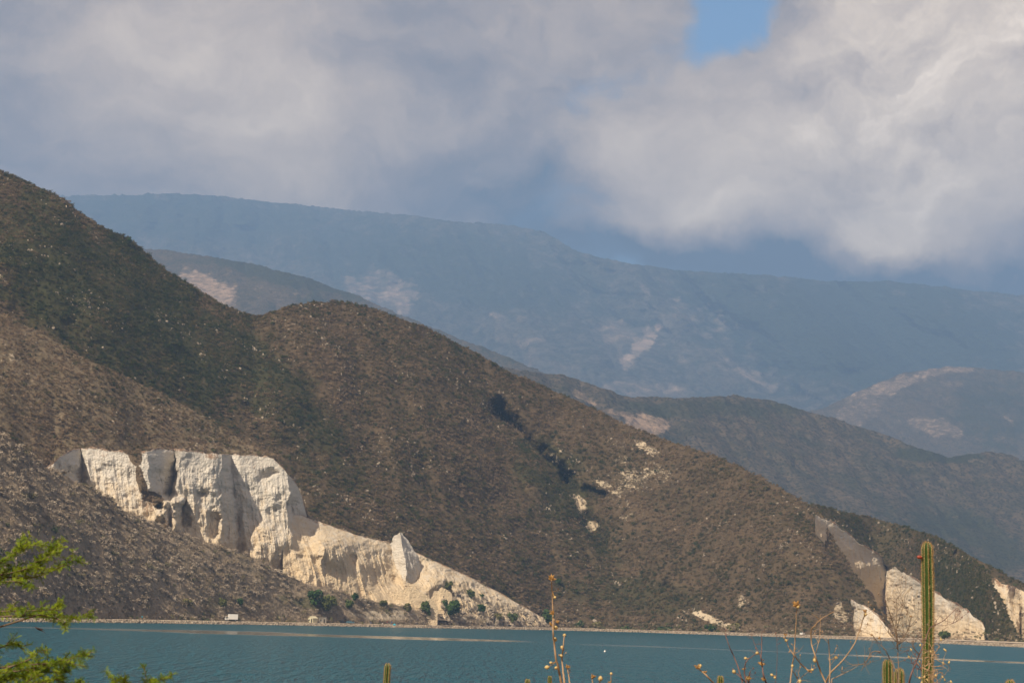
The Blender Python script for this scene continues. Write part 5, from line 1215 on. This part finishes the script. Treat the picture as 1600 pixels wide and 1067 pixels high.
def plant(name, label, cat, D, base_px, stems, pods=(), heads=(), material='stalk', twigs=0, seed=0, twig_len=.10, group=None):
    """stems: (list of pixels from tip downwards, thickness px); pods (px,py,size px); heads: dry flower heads (px,py,size px)"""
    r = random.Random(seed); b0 = pt(base_px, 1067, D); gx = b0.x; g = gz(gx, D)
    o = empty(name, (gx, D, g)); tag(o, label, cat, group); off = Vector((gx, D, g)); k = D / FPX; allp = []
    for si, (pl, th) in enumerate(stems):
        wob = [D + r.uniform(-.05, .05) for _ in pl]; pts = [pt(x, y, d) - off for (x, y), d in zip(pl, wob)]
        c = curve(pts, 5); q0 = c[-1]
        if pl[-1][1] >= 1060: c += [q0 * .8 + Vector((0, 0, q0.z * -.0)), Vector((q0.x * .4, 0, q0.z * .4)), Vector((r.uniform(-.02, .02), r.uniform(-.02, .02), -.05))]
        n = len(c); c = [q_ + Vector((r.uniform(-1, 1), r.uniform(-1, 1), r.uniform(-1, 1))) * k * .35 for q_ in c]; b = MB(); b.tube(c, [max(.0007, th * k * .36 * (.45 + .75 * i / n)) for i in range(n)], 6); b.build('stem', M[material], o, True); allp.append(c)
    tw = MB()
    for c in allp:
        for i in range(int(twigs)):
            q_ = r.choice(c[:max(2, int(len(c) * .6))]); d = Vector((r.gauss(0, 1), r.gauss(0, .6), r.gauss(.8, .6))).normalized(); L = twig_len * r.uniform(.3, 1); p1 = q_ + d * L * .5 + Vector((r.gauss(0, .1), 0, r.gauss(0, .1))) * L; p2 = q_ + d * L + Vector((r.gauss(0, .2), 0, r.gauss(.1, .2))) * L
            tw.tube([q_, p1, p2], [.8 * k * .5, .6 * k * .5, .35 * k * .5], 4)
            if r.random() < .4: tw.tube([p1, p1 + Vector((r.gauss(0, 1), r.gauss(0, .5), r.gauss(.6, .6))).normalized() * L * .5], [.5 * k * .5, .3 * k * .5], 4)
            if r.random() < .45: tw.lathe([(0, .3 * k), (1.2 * k, 1.1 * k), (2.6 * k, .9 * k), (3.4 * k, .2 * k)], p2, Vector((r.gauss(0, .6), 0, 1)).normalized(), 5)
    if tw.v: tag(tw.build('twigs', M[material], o), kind='stuff')
    def nearest(p_): return min((q_ for c in allp for q_ in c), key=lambda q_: (q_ - p_).length)
    for x, y, s_ in pods:
        p_ = pt(x, y, D) - off; nq = nearest(p_); d = (p_ - nq); d = (d if d.length > .004 else Vector((r.gauss(0, .5), -.3, 1))).normalized(); R_ = s_ * k * .38; b = MB()
        b.lathe([(-R_ * 1.1, R_ * .15), (-R_ * .7, R_ * .65), (0, R_), (R_ * .7, R_ * .75), (R_ * 1.25, R_ * .12)], p_, (d + Vector((0, 0, .5))).normalized(), 9); pd = b.build('pod', M['pod'], o, True)
        b = MB(); b.tube([nq, (nq + p_) / 2 + Vector((0, 0, -.3 * R_)), p_ - d * R_ * .6], [.5 * k, .45 * k, .5 * k], 5)
        for j in range(4): a = j * 1.57 + r.random(); dd = (d * .6 + Vector((math.cos(a), math.sin(a), r.uniform(-.3, .3)))).normalized(); b.tube([p_ - d * R_ * .7, p_ - d * R_ * .4 + dd * R_ * .9, p_ + dd * R_ * 1.25], [R_ * .18, R_ * .14, R_ * .03], 4)
        b.build('calyx', M['husk'], pd)
    for x, y, s_ in heads:
        p_ = pt(x, y, D) - off; b = MB(); R_ = s_ * k * .5
        for j in range(11):
            a = r.uniform(0, 6.28); e = r.uniform(-.2, 1.1); dd = Vector((math.cos(a) * math.cos(e), math.sin(a) * math.cos(e) * .8, math.sin(e))); L = R_ * r.uniform(.6, 1.15); b.tube([p_ - Vector((0, 0, R_ * .3)), p_ + dd * L * .55, p_ + dd * L], [R_ * .12, R_ * .2, R_ * .03], 5)
        b.build('dry_head', M['husk'], o)
    return o
WG = 'dry plants on the near shore'
plant('dry_weed', 'dry seed-pod stalk in the middle, with a spiky head against the hill', 'dry plant', 8.0, 882,
      [([(862, 906), (863, 930), (864, 958), (864, 985), (866, 1005), (868, 1025), (873, 1045), (877, 1066)], 5), ([(882, 992), (880, 1010), (878, 1030), (880, 1050), (882, 1066)], 4.5), ([(886, 1040), (888, 1052), (890, 1066)], 3.5)],
      [(855, 1042, 9), (869, 1043, 7), (861, 1035, 6), (867, 999, 9), (882, 992, 7), (878, 1011, 7), (877, 1024, 7), (868, 980, 9), (867, 933, 6)], [(862, 904, 17), (887, 1042, 11), (862, 976, 12), (864, 958, 12), (872, 972, 10)], twigs=3, twig_len=.03, seed=1, group=WG)
plant('dry_weed', 'pair of short dry pods rising beside the middle seed stalk', 'dry plant', 8.4, 930,
      [([(925, 1058), (926, 1068)], 4), ([(938, 1060), (936, 1068)], 3.5), ([(955, 1052), (954, 1068)], 2.5)], [(938, 1060, 10), (955, 1052, 6)], [(925, 1058, 14), (953, 1066, 8)], seed=2, group=WG)
plant('dry_weed', 'drooping dry stalk whose brown head points left over a cactus tip', 'dry plant', 8.2, 1122, [([(1088, 1041), (1096, 1048), (1105, 1056), (1114, 1066)], 4)], [(1094, 1040, 7)], [(1090, 1042, 14), (1101, 1050, 9)], seed=3, group=WG)
plant('dry_weed', 'purple-stemmed dry weed with yellow pods standing in the water view', 'dry plant', 8.0, 1170,
      [([(1133, 990), (1139, 1008), (1147, 1026), (1154, 1044), (1160, 1066)], 3), ([(1147, 1049), (1156, 1056), (1165, 1066)], 3), ([(1183, 1020), (1174, 1026), (1166, 1033), (1163, 1048), (1166, 1066)], 3), ([(1190, 992), (1190, 1010), (1189, 1026), (1191, 1040), (1193, 1055), (1198, 1068)], 3.6), ([(1172, 1048), (1170, 1058), (1170, 1068)], 4.5), ([(1173, 990), (1180, 1008), (1189, 1026)], 1.4), ([(1214, 995), (1214, 1030), (1212, 1068)], 1.3)],
      [(1147, 1049, 8), (1165, 1028, 6), (1183, 1020, 7), (1206, 1054, 6), (1211, 1058, 6), (1168, 1060, 7)], [(1191, 1037, 14), (1170, 1060, 13), (1193, 1062, 10), (1163, 1045, 8)], 'stalk_purple', twigs=3, twig_len=.03, seed=4, group=WG)
plant('dry_weed', 'tall thin dry weed with a ragged brown head on its straight stem', 'dry plant', 8.0, 1262,
      [([(1245, 946), (1244, 965), (1243, 985), (1242, 1005), (1240, 1025), (1237, 1045), (1235, 1066)], 3), ([(1227, 993), (1232, 1010), (1240, 1022), (1250, 1035), (1260, 1045), (1268, 1050)], 3), ([(1304, 955), (1285, 965), (1272, 978), (1267, 985), (1268, 1005), (1274, 1025), (1282, 1048), (1290, 1066)], 3.4), ([(1352, 955), (1346, 975), (1335, 1005), (1318, 1030), (1300, 1048), (1290, 1066)], 3.4), ([(1294, 997), (1296, 1020), (1297, 1045), (1296, 1068)], 3.2), ([(1238, 1047), (1245, 1058), (1250, 1068)], 3), ([(1268, 1045), (1255, 1055), (1245, 1066)], 2), ([(1340, 1040), (1318, 1052), (1300, 1060)], 2), ([(1282, 960), (1281, 990), (1277, 1012), (1270, 1030)], 1.6)],
      [(1228, 1000, 6), (1273, 1031, 8), (1269, 1046, 6), (1238, 1040, 6), (1306, 1027, 6), (1352, 960, 7), (1247, 948, 7), (1250, 1064, 7)], [(1245, 945, 17), (1352, 955, 11), (1306, 1027, 8), (1265, 1048, 8), (1227, 992, 7)], 'stalk', twigs=4, twig_len=.05, seed=5, group=WG)
plant('bare_shrub', 'leafless branching shrub left of the tall cactus', 'dry shrub', 12.0, 1403,
      [([(1403, 1000), (1403, 1020), (1404, 1045), (1404, 1068)], 2.8), ([(1383, 938), (1389, 955), (1396, 975), (1402, 1000)], 2.2), ([(1401, 935), (1401, 955), (1400, 980), (1403, 1003)], 2.2), ([(1412, 945), (1407, 960), (1402, 980)], 1.6), ([(1424, 965), (1419, 982), (1412, 996), (1404, 1005)], 2), ([(1428, 985), (1415, 998), (1405, 1006)], 1.4), ([(1387, 987), (1395, 996), (1402, 1003)], 1.6), ([(1362, 990), (1374, 1005), (1384, 1016), (1391, 1030), (1400, 1048), (1403, 1062)], 2.4), ([(1345, 1048), (1356, 1030), (1363, 1018), (1376, 1018)], 2.2), ([(1330, 1040), (1350, 1035), (1362, 1022)], 1.5), ([(1406, 1017), (1400, 1010), (1403, 1003)], 1.2), ([(1424, 1000), (1428, 1012), (1436, 1022)], 2.5)],
      [], [(1362, 992, 6), (1373, 997, 6), (1424, 963, 6)], 'twig', twigs=6, twig_len=.16, seed=6, group=WG)
plant('bare_shrub', 'purple-brown forked branch leaning against the foot of the tall cactus', 'dry shrub', 15.0, 1424,
      [([(1446, 1000), (1438, 1018), (1431, 1036), (1424, 1052), (1420, 1068)], 4), ([(1440, 1048), (1436, 1040), (1431, 1036)], 2.4), ([(1424, 1034), (1428, 1038), (1430, 1038)], 1.6), ([(1494, 950), (1478, 966), (1464, 975), (1452, 982), (1446, 1000)], 2.2), ([(1500, 968), (1480, 976), (1464, 977)], 1.0)], [], [], 'stalk_purple', twigs=5, twig_len=.12, seed=7, group=WG)
def vine():
    D = 20.7; r = random.Random(9); base = pt(1462, 1067, D); g = gz(base.x, D); o = empty('dry_vine', (base.x, D, g)); tag(o, 'tangle of thin dry vine on the right side of the tall cactus', 'dry vine'); off = Vector((base.x, D, g)); a = MB(); b = MB()
    for i in range(46):
        x, y = r.uniform(1440, 1468), r.uniform(1010, 1085); pts = [pt(x, y, D) - off]
        d = Vector((r.gauss(0, 1), r.gauss(0, .4), r.gauss(.3, 1))).normalized()
        for k in range(7): d = (d + Vector((r.gauss(0, .6), r.gauss(0, .3), r.gauss(0, .5)))).normalized(); pts.append(pts[-1] + d * .035)
        a.tube(pts, [.004 - .0004 * k for k in range(8)], 4)
        if r.random() < .5: b.lathe([(0, .003), (.008, .011), (.02, .009), (.028, .002)], pts[-1], (r.gauss(0, .5), 0, 1), 5)
    a.tube([(0, 0, 0), (0, -.02, (pt(1462, 1067, D) - off).z * .5), pt(1462, 1070, D) - off], [.012, .01, .006], 6)
    tag(a.build('stem', M['stalk'], o), kind='stuff'); tag(b.build('seed_heads', M['pod'], o), kind='stuff')
vine()

# ------------------------------------------------------------------ near plants: feathery green branches at the left edge
def acacia_leaf_material():
    m, t, b = mat('acacia_leaf'); pos = t.add('ShaderNodeNewGeometry').outputs['Position']; n = t.noise(pos, 14, 3, 0.6); n2 = t.noise(pos, 90, 2, 0.5)
    c = t.mix(t.mapr(n, .35, .65), (0.085, 0.15, 0.007), (0.22, 0.28, 0.012)); c = t.mix(t.mapr(n2, .6, .75, 0, .6), c, (0.30, 0.24, 0.03)); t.put(b.inputs['Base Color'], c)
    b.inputs['Roughness'].default_value = .6; tr = t.add('ShaderNodeBsdfTranslucent'); t.put(tr.inputs['Color'], c); mx = t.add('ShaderNodeMixShader'); mx.inputs[0].default_value = .35
    t.l.new(b.outputs[0], mx.inputs[1]); t.l.new(tr.outputs[0], mx.inputs[2]); t.l.new(mx.outputs[0], m.node_tree.nodes['Material Output'].inputs['Surface']); return m
M['acacia'] = acacia_leaf_material()
def pinnate(b, p_, d, r, size):
    """one feathery leaf: a short midrib with paired leaflets"""
    d = d.normalized(); side = d.cross(Vector((r.gauss(0, .3), -1, r.gauss(0, .5)))).normalized(); nrm = d.cross(side); L = size * r.uniform(.7, 1.2); n = 8
    for k in range(n):
        q_ = p_ + d * L * (k + .6) / n + Vector((0, 0, -.10 * L * (k / n) ** 2)); w = L * .22 * (1 - abs(k / n - .45) * .9); lw = L * .052
        for s_ in (-1, 1):
            e = (side * s_ + d * .45 + nrm * r.uniform(-.25, .25)).normalized() * w; f = d * lw
            b.add([q_, q_ + e * .5 + f, q_ + e, q_ + e * .5 - f], [(0, 1, 2, 3)])
def acacia(name, label, D, base, branches, seed):
    """branches: (main pixels from root to tip, side-twig length px, twig count)"""
    r = random.Random(seed); bx, bz = base; g = gz(bx, D); o = empty(name, (bx, D, g)); tag(o, label, 'tree'); off = Vector((bx, D, g)); k = D / FPX; b = MB(); starts = []
    for pl, tl, nt in branches: starts.append(pt(*pl[0], D) - off)
    top = max(s_.z for s_ in starts)
    b.tube(curve([Vector((0, 0, -.1)), Vector((.03, .02, top * .4)), Vector((-.03, 0, top * .8)), Vector((0.02, 0, top * 1.0))], 5), [.05 - .0017 * i for i in range(16)], 8); b.build('trunk', M['bark'], o, True)
    for (pl, tl, nt), s0 in zip(branches, starts):
        pts = [pt(x, y, D + r.uniform(-.12, .12)) - off for x, y in pl]; root = Vector((0, 0, min(top, max(.2, pts[0].z - .25)))); c = [root.lerp(pts[0], i / 8) for i in range(8)] + curve(pts, 8); n = len(c); wd = MB()
        wd.tube(c, [max(.001, .0042 * (1 - i / n) + .001) for i in range(n)], 6); lf = MB(); first = 8
        segs = [c[first:]]
        for i in range(nt):
            j = r.randrange(first, n - 1); q_ = c[j]; d = (c[j + 1] - c[j]).normalized(); d = (d + Vector((r.gauss(0, .55), r.gauss(0, .9), r.gauss(.15, .6)))).normalized(); L = tl * k * r.uniform(.35, 1.0) * (1 - .45 * (j - first) / (n - first)); tp = [q_]
            for m_ in range(5): d = (d + Vector((r.gauss(.04, .18), r.gauss(0, .25), r.gauss(.0, .2)))).normalized(); tp.append(tp[-1] + d * L / 5)
            wd.tube(tp, [.0022, .002, .0018, .0015, .0012, .001], 4); segs.append(tp)
        for sg in segs:
            for i in range(len(sg) - 1):
                a, e = sg[i], sg[i + 1]; dl = (e - a).length; cnt = max(1, int(dl / .0026))
                for m_ in range(cnt):
                    if r.random() < .25: continue
                    q_ = a.lerp(e, (m_ + r.random()) / cnt); d = (e - a).normalized() * .6 + Vector((r.gauss(0, .8), r.gauss(0, .8), r.gauss(.1, .65))); pinnate(lf, q_, d, r, .025)
        w_ = wd.build('branch', M['bark'], o, True); tag(lf.build('foliage', M['acacia'], w_), kind='stuff')
acacia('acacia_tree', 'feathery green acacia reaching in from the left edge', 9.0, (-2.75, 0),
       [([(-60, 905), (-20, 890), (20, 868), (48, 850)], 62, 26), ([(-50, 908), (0, 898), (40, 888), (70, 868), (84, 860)], 58, 30), ([(-40, 912), (10, 902), (50, 902), (80, 892), (104, 880), (129, 871)], 34, 20), ([(-30, 912), (20, 908), (38, 913), (50, 917)], 18, 8),
        ([(-60, 960), (0, 955), (40, 954), (80, 952), (96, 946)], 26, 22), ([(-50, 966), (20, 962), (80, 960), (115, 966), (140, 961)], 24, 24), ([(60, 960), (88, 966), (98, 974), (102, 981)], 14, 10),
        ([(-60, 1040), (-20, 1020), (5, 1010), (20, 1006), (38, 1009)], 30, 18), ([(-50, 1050), (20, 1040), (70, 1036), (100, 1032), (132, 1020)], 40, 34), ([(-40, 1056), (40, 1046), (90, 1034), (131, 1040)], 36, 26), ([(-40, 1068), (20, 1058), (60, 1050), (104, 1048)], 44, 40), ([(20, 1040), (45, 1030), (60, 1018), (73, 1015)], 16, 8), ([(-50, 1075), (30, 1070), (80, 1062), (100, 1060)], 40, 30)], 11)
acacia('acacia_sapling', 'low green acacia sapling whose tips show along the bottom edge', 9.6, (-1.85, 0),
       [([(150, 1120), (140, 1085), (128, 1070), (126, 1063)], 26, 8), ([(160, 1120), (172, 1080), (178, 1066), (176, 1056)], 34, 16), ([(180, 1120), (190, 1080), (194, 1066), (197, 1060)], 26, 12), ([(190, 1120), (215, 1085), (240, 1066), (262, 1058)], 30, 16), ([(200, 1120), (222, 1085), (228, 1060), (224, 1038)], 10, 3), ([(170, 1120), (225, 1090), (236, 1072), (240, 1062)], 26, 12)], 12)
